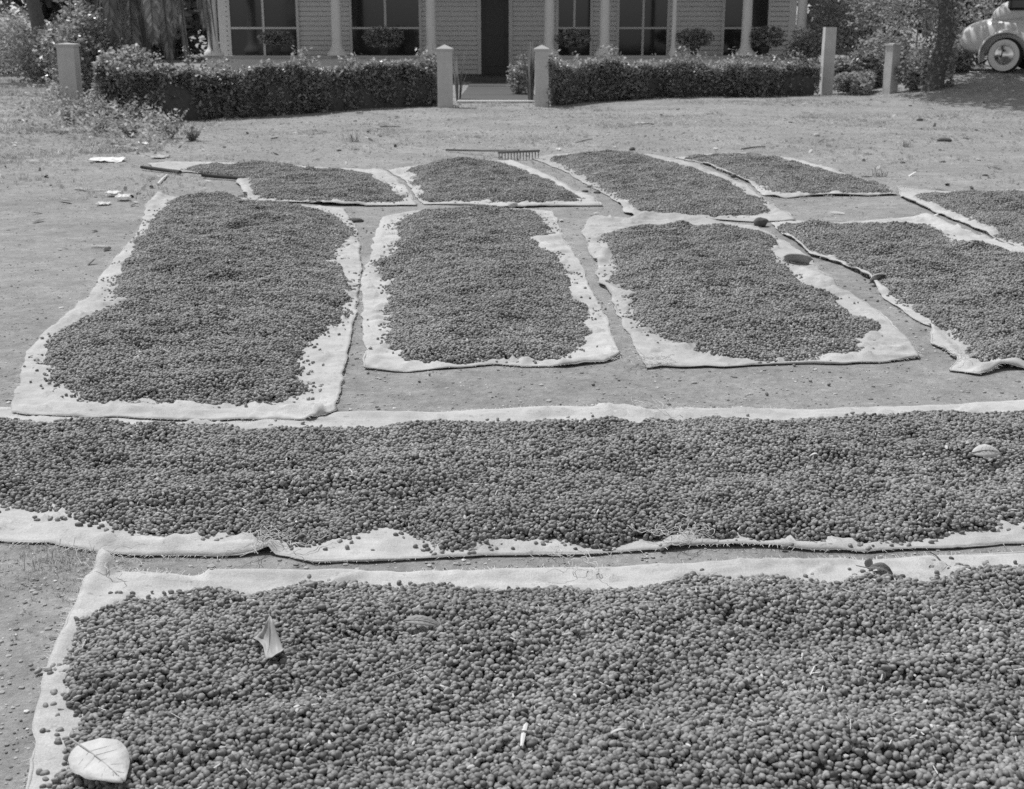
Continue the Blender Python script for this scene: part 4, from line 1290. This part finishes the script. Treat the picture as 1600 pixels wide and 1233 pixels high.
for key, (poly, A_) in pieces.items():
    mask = np.ones(len(A_), bool)
    for c in taken.get(key, []):
        mask[c] = False
        single(A_[c, 0], A_[c, 1], A_[c, 2] + 0.0015, LAB[key], 'stray cherries on the ' + dict(P='nearest', R='long crosswise', A='large left', B='middle', C='right of centre')[key] + ' sheet')
    if key == 'P':
        for c in front_row:
            mask[c] = False
            single(A_[c, 0], A_[c, 1], A_[c, 2], 'plump coffee cherry in the front row of the nearest heap, along the bottom of view', 'cherries in the front row of the nearest heap')
    A_ = A_[mask]; n = len(A_)
    # rotation: mostly lying flat
    wild = rng.random(n) < 0.38
    rot = np.stack([rng.normal(0, 0.35, n) + wild * rng.normal(0, 0.9, n), rng.normal(0, 0.35, n) + wild * rng.normal(0, 0.9, n), rng.random(n) * 6.283], 1)
    s = rng.normal(1.0, 0.16, n).clip(0.6, 1.35)
    scl = np.stack([s * rng.uniform(0.85, 1.12, n), s * rng.uniform(0.88, 1.1, n), s], 1)
    patch = fbm(A_[:, 0] * 3, A_[:, 1] * 3, 7, 3)
    tone = (0.240 * (0.80 + 0.4 * patch)) * rng.normal(1, 0.24, n).clip(0.45, 1.8)
    shell = rng.random(n) < 0.045                      # pale husks among the cherries
    tone[shell] = rng.uniform(0.32, 0.6, shell.sum()); scl[shell] *= np.array([0.9, 0.6, 0.35])
    dark = rng.random(n) < 0.12
    tone[dark] *= 0.55
    # body of the heap below the outer cherries, coloured dark as gap shade
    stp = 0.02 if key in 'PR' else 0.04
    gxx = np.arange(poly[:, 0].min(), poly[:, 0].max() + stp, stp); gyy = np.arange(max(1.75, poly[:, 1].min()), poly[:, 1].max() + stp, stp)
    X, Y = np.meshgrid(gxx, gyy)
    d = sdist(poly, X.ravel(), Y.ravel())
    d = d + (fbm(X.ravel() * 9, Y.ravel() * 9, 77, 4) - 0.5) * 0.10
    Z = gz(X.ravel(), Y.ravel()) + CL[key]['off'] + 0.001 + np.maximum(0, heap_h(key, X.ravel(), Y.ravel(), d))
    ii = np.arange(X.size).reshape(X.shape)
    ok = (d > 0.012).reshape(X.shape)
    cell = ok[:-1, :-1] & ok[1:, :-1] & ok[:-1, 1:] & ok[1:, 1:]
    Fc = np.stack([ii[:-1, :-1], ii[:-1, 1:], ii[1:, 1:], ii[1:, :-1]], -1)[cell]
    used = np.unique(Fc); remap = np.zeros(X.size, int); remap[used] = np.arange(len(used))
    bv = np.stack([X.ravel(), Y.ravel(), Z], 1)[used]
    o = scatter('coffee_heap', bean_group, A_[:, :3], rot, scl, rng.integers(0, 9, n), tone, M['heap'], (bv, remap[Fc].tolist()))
    tag(o, HL[key], 'coffee heap', 'heaps of coffee cherries drying in the sun', 'stuff')
    print('HEAP', key, n)

# a few strays on the bare earth
for (px, py) in [(671, 587), (655, 598), (573, 549), (575, 585), (553, 505), (565, 512), (927, 603), (875, 635), (946, 484), (959, 480), (943, 492), (940, 475), (1314, 467), (1372, 494), (1236, 569), (1248, 568), (1241, 573), (1266, 597), (1295, 603), (1198, 618),
                 (568, 358), (573, 362), (580, 365), (566, 470), (1352, 470), (1371, 472), (1446, 517), (1406, 488)]:
    p = PG(px, py, 0.006)
    single(p.x, p.y, p.z, 'lone dark coffee cherry lying on the bare earth between the sheets', 'stray cherries on the bare earth')

# ------------------------------------------------------------------ things lying on the heaps
def surf(px, py, key, up=0.0):
    """the place of a pixel on the heap's surface"""
    poly = pieces[key][0]
    def top(z_):
        p = P(px, py, z_); X = np.array([p.x]); Y = np.array([p.y])
        d = sdist(poly, X, Y) + (fbm(X * 9, Y * 9, 77, 4) - 0.5) * 0.10
        return float((gz(X, Y) + CL[key]['off'] + np.maximum(heap_h(key, X, Y, d), 0))[0]) + 0.014
    z = 0.20
    while z > -0.02 and top(z) < z: z -= 0.002       # first meeting of the ray with the heap, coming down
    return P(px, py, z + up)


def leaf_blade(L_, W, m, curl=0.0, sag=0.0, fold=0.0, n=14, edge=0.0, seed=0, parent=None, name='blade', tip=1.0):
    r = random.Random(seed); bm = bmesh.new(); rows = []
    for i in range(n + 1):
        u = i / n
        jag = 1 + (r.uniform(-0.05, 0.05) if seed == 3 else 0)
        wd = jag * W * math.sin(math.pi * min(0.992, max(0.008, 0.02 + 0.98 * u ** 0.9))) ** 0.72 * (1 + edge * math.sin(9 * u + seed))
        x = (u - 0.5) * L_; row = []
        zc = curl * (1 - (2 * u - 1) ** 2) + sag * u * u
        for k in (-1, -0.5, 0, 0.5, 1):
            row.append(bm.verts.new((x, k * wd / 2, zc + fold * abs(k) * wd / 2 + r.uniform(-1, 1) * 0.02 * W)))
        rows.append(row)
    for i in range(n):
        for k in range(4): bm.faces.new((rows[i][k], rows[i][k + 1], rows[i + 1][k + 1], rows[i + 1][k]))
    o = obj(name, bm, m, parent, smooth=True)
    s = o.modifiers.new('t', 'SOLIDIFY'); s.thickness = 0.0009
    return o


def fallen(label, p, L_, W, m, rot, stalk=0.0, vein=True, **kw):
    t = thing('fallen_leaf', label, 'leaf', p)
    t.rotation_euler = rot
    leaf_blade(L_, W, m, parent=t, **kw)
    if vein or stalk:
        bm = bmesh.new(); c = kw.get('curl', 0)
        pts = [((-0.5 - stalk) * L_, 0, -0.002)] + [((u - 0.5) * L_, 0, c * (1 - (2 * u - 1) ** 2) + 0.0022) for u in [0, 0.2, 0.4, 0.6, 0.8, 0.97]]
        tube(bm, pts, [0.0016, 0.0016, 0.0014, 0.0012, 0.001, 0.0008, 0.0004], 5)
        for k in range(1, 6):
            for sg in (-1, 1):
                u0, u1 = 0.12 + 0.13 * k, 0.12 + 0.13 * k + 0.13
                y1 = sg * W * 0.36 * math.sin(math.pi * min(0.95, u1)); fz = kw.get('fold', 0) * abs(y1)
                tube(bm, [((u0 - 0.5) * L_, 0, c * (1 - (2 * u0 - 1) ** 2) + 0.0018), ((u1 - 0.5) * L_, y1, c * (1 - (2 * u1 - 1) ** 2) + fz + 0.0016)], [0.0004, 0.0002], 4)
        obj('midrib', bm, M['vein_pale' if m is M['leaf_dead_pale'] else 'vein'], t)
    return t


# propped star shaped leaf
p = surf(420, 1020, 'P', 0.006)
t = thing('fallen_leaf', 'pointed star shaped dead leaf propped upright on the nearest heap', 'leaf', p)
bm = bmesh.new()
S_ = 0.001325                     # metres per photo pixel here
STAR = 1.30
A0 = bm.verts.new((0.0, 0.030, 0.056))
row = [bm.verts.new(q) for q in [(-0.030, 0.044, 0.008), (-0.018, 0.040, 0.006), (-0.008, 0.026, 0.006), (0.001, 0.006, 0.010), (0.010, -0.022, 0.010), (0.019, -0.026, 0.012), (0.027, -0.014, 0.016)]]
rim_ = [bm.verts.new(q) for q in [(-0.033, 0.034, 0.011), (-0.020, 0.024, 0.008), (-0.010, 0.008, 0.006), (0.001, -0.030, 0.001), (0.010, -0.032, 0.008), (0.020, -0.032, 0.013), (0.031, -0.020, 0.018)]]
for i in range(6):
    bm.faces.new((A0, row[i], row[i + 1])); bm.faces.new((row[i], rim_[i], rim_[i + 1], row[i + 1]))
bmesh.ops.recalc_face_normals(bm, faces=bm.faces[:])
bmesh.ops.subdivide_edges(bm, edges=bm.edges[:], cuts=3, use_grid_fill=True, smooth=0.3)
for v in bm.verts:
    v.co += Vector((0, 0.0012 * math.sin(v.co.x * 300 + v.co.z * 120), 0.0008 * math.sin(v.co.x * 420)))
    v.co *= STAR
o = obj('blade', bm, M['leaf_star'], t, smooth=True)
s = o.modifiers.new('t', 'SOLIDIFY'); s.thickness = 0.0009
bm = bmesh.new(); tube(bm, [tuple(c * STAR for c in q) for q in [(0, 0.033, 0.064), (0.0, 0.029, 0.0555), (0.0005, 0.0175, 0.033), (0.001, 0.005, 0.0105), (0.001, -0.029, 0.001)]], 0.0008, 5); obj('midrib', bm, M['leaf_dead_dark'], t)

fallen('large pale dry leaf lying at the bottom left corner', surf(158, 1192, 'P', 0.014), 0.165, 0.100, M['leaf_dead_pale'], (0.16, 0.03, math.radians(-44)), curl=0.006, fold=0.05, seed=3, stalk=0.22)
fallen('narrow curled dead leaf half sunk in the nearest heap', surf(660, 975, 'P', 0.012), 0.088, 0.026, M['leaf_dead'], (0.5, 0.05, math.radians(-12)), curl=0.012, fold=0.2, seed=4)
fallen('curled pale leaf on the crosswise heap near the right edge', surf(1541, 708, 'R', 0.012), 0.095, 0.050, M['leaf_dead_pale'], (0.62, 0.05, 0.12), curl=0.016, fold=-0.15, seed=5)
fallen('dark crumpled leaf on the back margin of the nearest sheet', PG(1376, 900, 0.010), 0.065, 0.028, M['leaf_dead_dark'], (0.35, 0.2, -0.3), curl=0.012, fold=0.7, seed=6, stalk=0.5)
fallen('small dark upright leaf beside the crumpled one on the nearest sheet', PG(1356, 893, 0.022), 0.030, 0.03, M['leaf_dead'], (1.2, 0.4, 0.4), curl=0.004, seed=7, vein=False)
fallen('thin dark leaf lying on the heap right of the centre path', surf(1157, 408, 'C', 0.012), 0.12, 0.04, M['leaf_dead_dark'], (0.25, 0, -0.1), curl=0.018, fold=-0.3, seed=8, stalk=0.25)


def sliver(label, p, q, w_, m, cat='straw', name='straw', h_=0.004):
    t = (q - p); L_ = t.length
    bm = bmesh.new(); n = 6
    vs = []
    s = Vector((-t.y, t.x, 0)).normalized() * w_ / 2
    for i in range(n + 1):
        u = i / n; k = math.sin(math.pi * (0.08 + 0.86 * u)) ** 0.4
        c = t * u + Vector((0, 0, h_ * math.sin(math.pi * u)))
        vs.append((bm.verts.new(c + s * k), bm.verts.new(c + Vector((0, 0, w_ * 0.2))), bm.verts.new(c - s * k)))
    for i in range(n):
        bm.faces.new((vs[i][0], vs[i][1], vs[i + 1][1], vs[i + 1][0])); bm.faces.new((vs[i][1], vs[i][2], vs[i + 1][2], vs[i + 1][1]))
    o = obj(name, bm, m); o.location = p
    sd = o.modifiers.new('t', 'SOLIDIFY'); sd.thickness = 0.001
    tag(o, label, cat)
sliver('long pale wood sliver on the nearest heap at the bottom centre', surf(815, 1166, 'P', 0.016), surf(823, 1130, 'P', 0.018), 0.009, M['straw'], h_=0.010)
sliver('short pale straw lying crosswise on the nearest heap, right of the long sliver', surf(954, 1146, 'P', 0.011), surf(978, 1139, 'P', 0.011), 0.006, M['straw'])
sliver('square pale husk scrap on the crosswise heap', surf(1266, 712, 'R', 0.004), surf(1277, 709, 'R', 0.006), 0.012, M['straw'], 'husk', 'husk_scrap')
bm = bmesh.new()
c0 = surf(595, 1062, 'P')
pts = [surf(a, b, 'P', 0.008 + 0.003 * (i % 2)) - c0 for i, (a, b) in enumerate([(595, 1062), (612, 1056), (628, 1050), (640, 1044), (652, 1036)])]
tube(bm, pts, [0.0016, 0.0025, 0.0028, 0.0022, 0.0014], 6)
o = obj('twig', bm, M['twig']); o.location = c0; tag(o, 'bent pale twig lying on the middle of the nearest heap', 'twig')
bm = bmesh.new()
c0 = PG(1462, 877, 0.02)
pts = [PG(a, b, 0.016) - c0 for a, b in [(1452, 871), (1462, 877), (1470, 886), (1480, 893)]]
tube(bm, pts, 0.0016, 5)
o = obj('twig', bm, M['wood_dark']); o.location = c0; tag(o, 'thin dark twig on the back margin of the nearest sheet', 'twig')

# short straws and stalks strewn through the heaps: too many to count
def straws():
    V_, n = [], 0
    r = np.random.default_rng(5)
    for key, cnt in (('P', 150), ('R', 220), ('A', 160), ('B', 120), ('C', 120), ('D', 80)):
        A_ = pieces[key][1]; c = r.choice(np.where(A_[:, 4] >= 1)[0], cnt)
        for i in c:
            p = A_[i, :3] + np.array([0, 0, 0.007])
            a = r.random() * 6.28; L_ = r.uniform(0.008, 0.035); tz = r.normal() * 0.25
            d = np.array([math.cos(a), math.sin(a), tz]) * L_; s_ = np.array([-math.sin(a), math.cos(a), 0.3]) * r.uniform(0.0006, 0.0014)
            V_ += [p - d / 2 - s_, p - d / 2 + s_, p + d / 2 + s_, p + d / 2 - s_]; n += 1
    o = obj('litter', quads(np.array(V_), n), M['straw'])
    tag(o, 'fine straws and stalk scraps strewn through the heaps', 'litter', kind='stuff')
straws()

# ------------------------------------------------------------------ ground litter, grass, weeds, stones
def tuft_mesh(k, n=9, h_=0.05, spread=0.03, wd=0.0022):
    r = random.Random(400 + k); V_ = []; Fc = []
    for i in range(n):
        a = r.uniform(0, 6.28); b = r.uniform(0.1, 1.0); L_ = h_ * r.uniform(0.5, 1.2)
        L_ *= r.choice((0.5, 0.8, 1.0)) if n > 20 else 1
        p = Vector((r.gauss(0, spread * 0.4), r.gauss(0, spread * 0.4), -0.004))
        q = Vector((math.cos(a), math.sin(a), 0)); s = Vector((-q.y, q.x, 0)) * wd
        m_ = p + q * L_ * 0.35 * b + Vector((0, 0, L_ * 0.6)); e = p + q * L_ * 1.0 * b + Vector((0, 0, L_ * (1 - 0.35 * b)))
        j = len(V_); V_ += [p + s, p - s, m_ - s, m_ + s, e]; Fc += [(j, j + 1, j + 2, j + 3), (j + 3, j + 2, j + 4)]
    return pyd(V_, Fc, 'tuft')


def pebble_mesh(k):
    bm = bmesh.new(); bmesh.ops.create_icosphere(bm, subdivisions=1, radius=1.0)
    r = random.Random(k)
    for v in bm.verts: v.co = Vector((v.co.x * r.uniform(0.8, 1.2), v.co.y * r.uniform(0.7, 1.1), v.co.z * r.uniform(0.4, 0.6))) 
    me = bpy.data.meshes.new('pebble'); bm.to_mesh(me); bm.free(); return me


grass_group = scatter_group('grass_scatter', lib('grass_kinds', [tuft_mesh(k) for k in range(6)], M['grassblade']))
peb_group = scatter_group('pebble_scatter', lib('pebble_kinds', [pebble_mesh(k) for k in range(5)], M['stone_bits']))
allcloth = [CL[k]['poly'] for k in CL]


def free(X, Y, marg=0.0):
    ok = np.ones(len(X), bool)
    for pl in allcloth:
        a, b = pl.min(0) - 0.1, pl.max(0) + 0.1
        s = (X > a[0]) & (X < b[0]) & (Y > a[1]) & (Y < b[1])
        if s.any():
            idx_ = np.where(s)[0]; ok[idx_[sdist(pl, X[idx_], Y[idx_]) > -marg]] = False
    return ok


def spread(n, y0, y1, pw=1.0):
    u = rng.random(n); Y = y0 + (y1 - y0) * u ** pw
    X = (rng.random(n) * 2 - 1) * (Y * 0.46 + 0.5)
    return X, Y


# grass: thin on the yard beyond the sheets, thicker on the left bank and before the hedge
X, Y = spread(170000, 10.5, 33)
dens = 0.25 + 0.75 * sst(13.5, 17, Y) * (fbm(X * 0.8, Y * 0.8, 41, 4) > 0.42) + 1.6 * sst(-3.9, -4.8, X) * sst(12, 14, Y) + 0.5 * sst(22, 25, Y)
dens = dens * (0.35 + 0.9 * (fbm(X * 2.1, Y * 2.1, 43, 3) > 0.48))
k = (rng.random(len(X)) < dens * 0.62) & free(X, Y, 0.03) & ~((X > wa.x - 0.05) & (X < wb.x + 0.05) & (Y > wa.y - 0.15))
X, Y = X[k], Y[k]
X2 = []
for (cx_, cy_, n_, r_) in [(100, 872, 260, 0.12), (120, 885, 120, 0.08), (84, 905, 120, 0.10), (90, 950, 60, 0.1)]:
    c_ = P(cx_, cy_); q = rng.normal(size=(n_, 2)) * r_
    X2.append(np.stack([c_.x + q[:, 0] * 1.3, c_.y + q[:, 1] * 0.9], 1))
X2 = np.vstack(X2); kk = free(X2[:, 0], X2[:, 1], 0.0); X2 = X2[kk]
X = np.r_[X, X2[:, 0]]; Y = np.r_[Y, X2[:, 1]]
n = len(X)
s = rng.uniform(0.25, 0.75, n); s[X < -4.3] *= 1.0 + 1.1 * fbm(X[X < -4.3] * 1.5, Y[X < -4.3] * 1.5, 61, 3); s[n - len(X2):] *= 0.75
s = s * (0.55 + 0.9 * sst(0.45, 0.75, fbm(X * 1.3, Y * 1.3, 49, 2)))
tone = 0.40 * rng.normal(1, 0.22, n).clip(0.4, 1.7) * (0.8 + 0.4 * fbm(X * 0.7, Y * 0.7, 51, 3))
o = scatter('grass', grass_group, np.stack([X, Y, gz(X, Y)], 1), np.stack([0 * X, 0 * X, rng.random(n) * 6.28], 1), np.stack([s, s, s], 1), rng.integers(0, 6, n), tone, M['grassblade'])
tag(o, 'thin short dry grass over the yard and the left bank', 'grass', kind='stuff')
print('GRASS', n)

X, Y = spread(66000, 1.8, 22, 1.8)
k = free(X, Y, 0.0); X, Y = X[k], Y[k]; n = len(X)
s = rng.lognormal(-5.75, 0.5, n).clip(0.0012, 0.014) * (1 + sst(8, 20, Y))
tone = rng.choice([0.16, 0.26, 0.34, 0.42, 0.62], n, p=[0.2, 0.25, 0.25, 0.2, 0.1])
o = scatter('gravel', peb_group, np.stack([X, Y, gz(X, Y) + s * 0.15], 1), np.stack([0 * X, 0 * X, rng.random(n) * 6.28], 1), np.stack([s, s, s], 1), rng.integers(0, 5, n), tone, M['stone_bits'])
tag(o, 'loose grit and small pebbles scattered on the bare earth', 'grit', kind='stuff')


X, Y = spread(1500, 7.5, 25, 1.0)
k = free(X, Y, 0.02) & (rng.random(len(X)) < 0.15 + fbm(X * 0.7, Y * 0.7, 91, 3) ** 2 + 0.5 * sst(-3.6, -4.6, X)); X, Y = X[k], Y[k]; n = len(X)
s = rng.uniform(0.012, 0.045, n)
o = scatter('ground_litter', peb_group, np.stack([X, Y, gz(X, Y) + 0.012], 1), np.stack([rng.normal(0, 0.25, n), rng.normal(0, 0.25, n), rng.random(n) * 6.28], 1),
            np.stack([s * rng.uniform(0.8, 2.2, n), s * 0.6, s * 0.16], 1), rng.integers(0, 5, n), rng.choice([0.08, 0.16, 0.45, 0.62], n, p=[0.3, 0.3, 0.25, 0.15]), M['stone_bits'])
tag(o, 'dry leaf scraps and straw bits littering the far yard', 'litter', kind='stuff')


def stone(label, px, py, sx, sy, sz, m, seed, name='stone', up=0.0):
    bm = bmesh.new(); bmesh.ops.create_icosphere(bm, subdivisions=3, radius=1.0)
    for v in bm.verts:
        n_ = v.co.normalized(); f = 0.75 + 0.5 * float(fbm(n_.x * 1.6 + seed, n_.y * 1.6 + n_.z, seed, 3))
        v.co = Vector((n_.x * sx, n_.y * sy, n_.z * sz)) * f
    o = obj(name, bm, m, smooth=True); o.location = PG(px, py, up + sz * 0.45)
    tag(o, label, 'stone')
stone('rounded dark stone weighting the sheet corner where two rows of sheets meet', 1188, 354, 0.052, 0.04, 0.034, M['rock'], 1, up=0.014)
stone('small dark stone alone on the grass beyond the back row', 988, 235, 0.035, 0.035, 0.025, M['rock'], 2)
stone('small dark stone on the pale strip between the two back right sheets', 1146, 280, 0.032, 0.03, 0.02, M['rock'], 3, up=0.02)
stone('small white stone on the grass at the upper right', 1276, 213, 0.045, 0.035, 0.028, M['rockpale'], 4)
stone('dark clod with a twig on the grass at the far right', 1475, 221, 0.09, 0.05, 0.03, M['rock'], 5)
stone('dark clod near the hedge foot at the upper right', 1437, 189, 0.05, 0.04, 0.03, M['rock'], 6)
stone('pale lump resting on the front edge of the back middle sheet', 801, 325, 0.04, 0.03, 0.025, M['rockpale'], 7, up=0.01)
stone('dark crust of earth in the gap beside the large left sheet', 556, 347, 0.06, 0.035, 0.02, M['rock'], 8)
for i, (px, py) in enumerate([(555, 190), (530, 236), (508, 207), (1235, 192), (1410, 255), (1408, 250), (1473, 254), (1539, 275), (922, 293), (914, 300), (933, 302)]):
    stone(['dark clod near the foot of the left hedge', 'flat dark clod behind the back row of sheets', 'small dark clod on the open grass left of the rake', 'small dark clod on the grass below the right hedge',
           'lower of two dark clods side by side at the right', 'upper of two dark clods side by side at the right', 'single dark clod right of the pair', 'tiny dark clod nearest the right edge',
           'dark crumb of earth on the path between back sheets, the topmost of three', 'dark crumb of earth in the middle of the three on the back path', 'dark crumb of earth lowest of the three on the back path'][i],
          px, py, 0.028, 0.024, 0.013, M['rock'], 20 + i, name='clod')


def scrap(label, px, py, L_, W, seed, m=None, cat='paper', name='paper_scrap', rz=0.0, up=0.012):
    r = random.Random(seed); bm = bmesh.new(); n, k = 9, 6; rows = []
    for j in range(k + 1):
        row = []
        for i in range(n + 1):
            u = i / n - 0.5; v = j / k - 0.5
            e = 1 - 0.5 * abs(u) * r.uniform(0.6, 1.2)
            row.append(bm.verts.new((u * L_ + r.uniform(-1, 1) * L_ * 0.025, v * W * e, r.uniform(0, 1) * 0.012 + 0.03 * (float(fbm(u * 4 + seed, v * 4, seed)) - 0.3) * min(1, L_ * 3))))
        rows.append(row)
    for j in range(k):
        for i in range(n): bm.faces.new((rows[j][i], rows[j][i + 1], rows[j + 1][i + 1], rows[j + 1][i]))
    o = obj(name, bm, m or M['paper']); o.location = PG(px, py, up); o.rotation_euler = (0.05, 0.03, rz)
    s = o.modifiers.new('t', 'SOLIDIFY'); s.thickness = 0.002
    tag(o, label, cat)
scrap('big flat white paper on the grass at the left', 168, 252, 0.34, 0.30, 1)
scrap('crumpled white paper near the left sheet corner, left of the small pile', 177, 307, 0.11, 0.12, 2, up=0.03)
scrap('white scrap in the small rubbish pile', 192, 313, 0.10, 0.14, 3, up=0.03)
scrap('low white scrap in front of the rubbish pile', 162, 321, 0.10, 0.10, 4)
scrap('white scrap on the bank under the weeds', 224, 228, 0.09, 0.22, 5, rz=0.6, up=0.03)
scrap('pale flat board scrap at the bank foot beside the poles', 250, 247, 0.16, 0.25, 6, m=M['rockpale'], cat='scrap')
scrap('white scrap on the ground near the tail of the car', 1527, 114, 0.28, 0.16, 7)
scrap('small pale scrap behind the rake', 873, 235, 0.06, 0.08, 8)
scrap('small pale scrap before the long back heap', 1118, 234, 0.05, 0.09, 9)
scrap('flat pale leaf scrap on the open grass in the middle', 1003, 194, 0.2, 0.12, 10, m=M['rockpale'], cat='scrap')
for i, (p0, p1, rr, lb) in enumerate([((175, 231), (217, 236), 0.022, 'pale stick lying on the left bank above the white paper'),
                                      ((117, 297), (134, 299), 0.012, 'short pale stick on the grass at the left'),
                                      ((247, 290), (262, 275), 0.014, 'short slanting stick before the dark pole'),
                                      ((900, 224), (926, 218), 0.008, 'thin dark straw stick behind the back row'),
                                      ((1158, 234), (1196, 230), 0.009, 'thin stick on the grass behind the back right sheet'),
                                      ((594, 199), (626, 199), 0.010, 'thin dark stick below the left hedge')]):
    a, b_ = PG(*p0, rr * 0.7), PG(*p1, rr * 0.9)
    bm = bmesh.new(); tube(bm, [Vector((0, 0, 0)), (b_ - a) * 0.5 + Vector((0, 0.01, 0.006)), b_ - a], [rr, rr * 0.9, rr * 0.5], 6)
    o = obj('stick', bm, M['straw'] if i < 3 else M['wood_grey']); o.location = a; tag(o, lb, 'stick')

# two dark poles by the back left sheet
for (p0, p1, lb) in [((221, 266), (282, 274), 'dark pole sticking out from under the far left sheet, the farther one'), ((316, 279), (383, 284), 'dark pole sticking out from under the far left sheet, the nearer one')]:
    a, b_ = PG(*p0, 0.03), PG(*p1, 0.03)
    bm = bmesh.new(); tube(bm, [Vector((0, 0, 0)), (b_ - a) * 0.33 + Vector((0, 0.006, 0)), (b_ - a) * 0.7, b_ - a], [0.015, 0.019, 0.018, 0.020], 9)
    o = obj('pole', bm, M['wood_dark'], smooth=True); o.location = a; tag(o, lb, 'pole')

# rake
def rake():
    a, b_ = PG(778, 251), PG(843, 249)
    c = (a + b_) / 2
    t = thing('rake', 'wooden rake standing on its teeth behind the back row of sheets', 'rake', c)
    bm = bmesh.new(); tube(bm, [a - c + Vector((0, 0, 0.085)), b_ - c + Vector((0, 0, 0.09))], 0.013, 8); obj('head', bm, M['wood_grey'], t)
    for i in range(14):
        q = (a - c).lerp(b_ - c, (i + 0.4) / 13.8)
        bm = bmesh.new(); tube(bm, [q + Vector((0, 0, 0.088)), q + Vector((0, -0.01, 0.04)), q + Vector((0, -0.012, -0.01))], [0.006, 0.005, 0.003], 6)
        obj('tooth', bm, M['wood_dark'], t)
    e = PG(697, 237, 0.02)
    bm = bmesh.new(); tube(bm, [Vector((0.0, 0.0, 0.1)), (e - c) * 0.5 + Vector((0, 0, 0.045)), e - c], [0.012, 0.011, 0.011], 8); obj('handle', bm, M['wood_grey'], t, smooth=True)
rake()

# low leafy undergrowth on the left bank
def undergrowth():
    r = np.random.default_rng(77); n = 26000
    pl = wpoly([(40, 172), (130, 168), (200, 186), (255, 196), (285, 214), (262, 228), (200, 222), (120, 205), (40, 200)], 0.12)
    X = r.uniform(pl[:, 0].min(), pl[:, 0].max(), n); Y = r.uniform(pl[:, 1].min(), pl[:, 1].max(), n)
    d = sdist(pl, X, Y); cl = fbm(X * 2.4, Y * 2.4, 88, 3)
    k = (d > -0.3) & (r.random(n) < sst(-0.3, 0.4, d) * sst(0.36, 0.6, cl)); X, Y, cl = X[k], Y[k], cl[k]
    hh = r.random(len(X)) ** 1.4 * (0.08 + 0.34 * sst(0.4, 0.7, cl))
    C = np.stack([X, Y, gz(X, Y) + hh], 1)
    o = obj('undergrowth', quads(leaf_cloud(C, r.uniform(0.03, 0.075, len(X)), seed=78), len(X)), M['leaf_weed'])
    tag(o, 'low leafy undergrowth covering the bank at the left', 'undergrowth', kind='stuff')
undergrowth()

# weeds on the left bank
def weed(px, py, hh, n, seed, label, m='leaf_weed'):
    r = random.Random(seed); p = PG(px, py)
    t = thing('weed', label, 'weed', p, 0, 'weeds on the left bank')
    bs = bmesh.new(); V_ = []; cnt = 0
    C = []; S2 = []
    for i in range(n):
        a = r.uniform(0, 6.28); L_ = hh * r.uniform(0.5, 1.1); q = Vector((math.cos(a), math.sin(a), 0)) * r.uniform(0.2, 1.1) * L_
        pts = [Vector((q.x * 0.1, q.y * 0.1, -0.02)), q * 0.5 + Vector((0, 0, L_ * 0.55)), q + Vector((0, 0, L_))]
        tube(bs, pts, [0.004, 0.003, 0.0015], 4)
        for k in range(12):
            u = r.uniform(0.2, 1.0); c = pts[1].lerp(pts[2], (u - 0.5) * 2) if u > 0.5 else pts[0].lerp(pts[1], u * 2)
            C.append(c + Vector((r.uniform(-1, 1), r.uniform(-1, 1), r.uniform(-0.5, 0.5))) * 0.025); S2.append(r.uniform(0.03, 0.06))
    obj('stem', bs, M['twig'], t)
    obj('leaves', quads(leaf_cloud(np.array([tuple(c) for c in C]), np.array(S2), seed=seed), len(C)), M[m], t)
WL = [(128, 182, 'leafy weed at the foot of the left end post'), (150, 184, 'leafy weed at the left hedge corner'), (175, 190, 'low leafy weed in a clump before the dark hedge'),
      (200, 194, 'taller leafy weed before the dark hedge'), (218, 190, 'upright weed with pale leaves at the end of the bank'), (240, 204, 'spreading weed on the bank slope'),
      (266, 216, 'dark bushy weed at the right foot of the bank'), (160, 205, 'small weed on top of the bank'), (205, 215, 'small weed low on the bank'), (110, 195, 'small weed left of the post'),
      (300, 220, 'tiny weed right of the dark bushy one')]
for i, (px, py, lb) in enumerate(WL):
    weed(px, py, (0.34, 0.3, 0.3, 0.34, 0.38, 0.3, 0.34, 0.22, 0.2, 0.26, 0.16)[i], 26, 500 + i, lb, 'leaf_weed')
for i, (px, py, hh, lb) in enumerate([(553, 222, 0.16, 'grassy weed behind the back left sheet'), (1372, 276, 0.13, 'small tuft behind the front corner of the back right sheet'), (1415, 230, 0.12, 'dark small weed on the open grass at the right'),
                                     (100, 880, 0.06, 'dark scrubby weed on the earth left of the nearest sheet corner')]):
    r = random.Random(700 + i); p = PG(px, py)
    o = obj('weed', tuft_mesh(60 + i, 60, hh, 0.09 if i < 3 else 0.12, 0.003 if i < 3 else 0.0012), M['leaf_weed'], None); o.location = p
    tag(o, lb, 'weed')
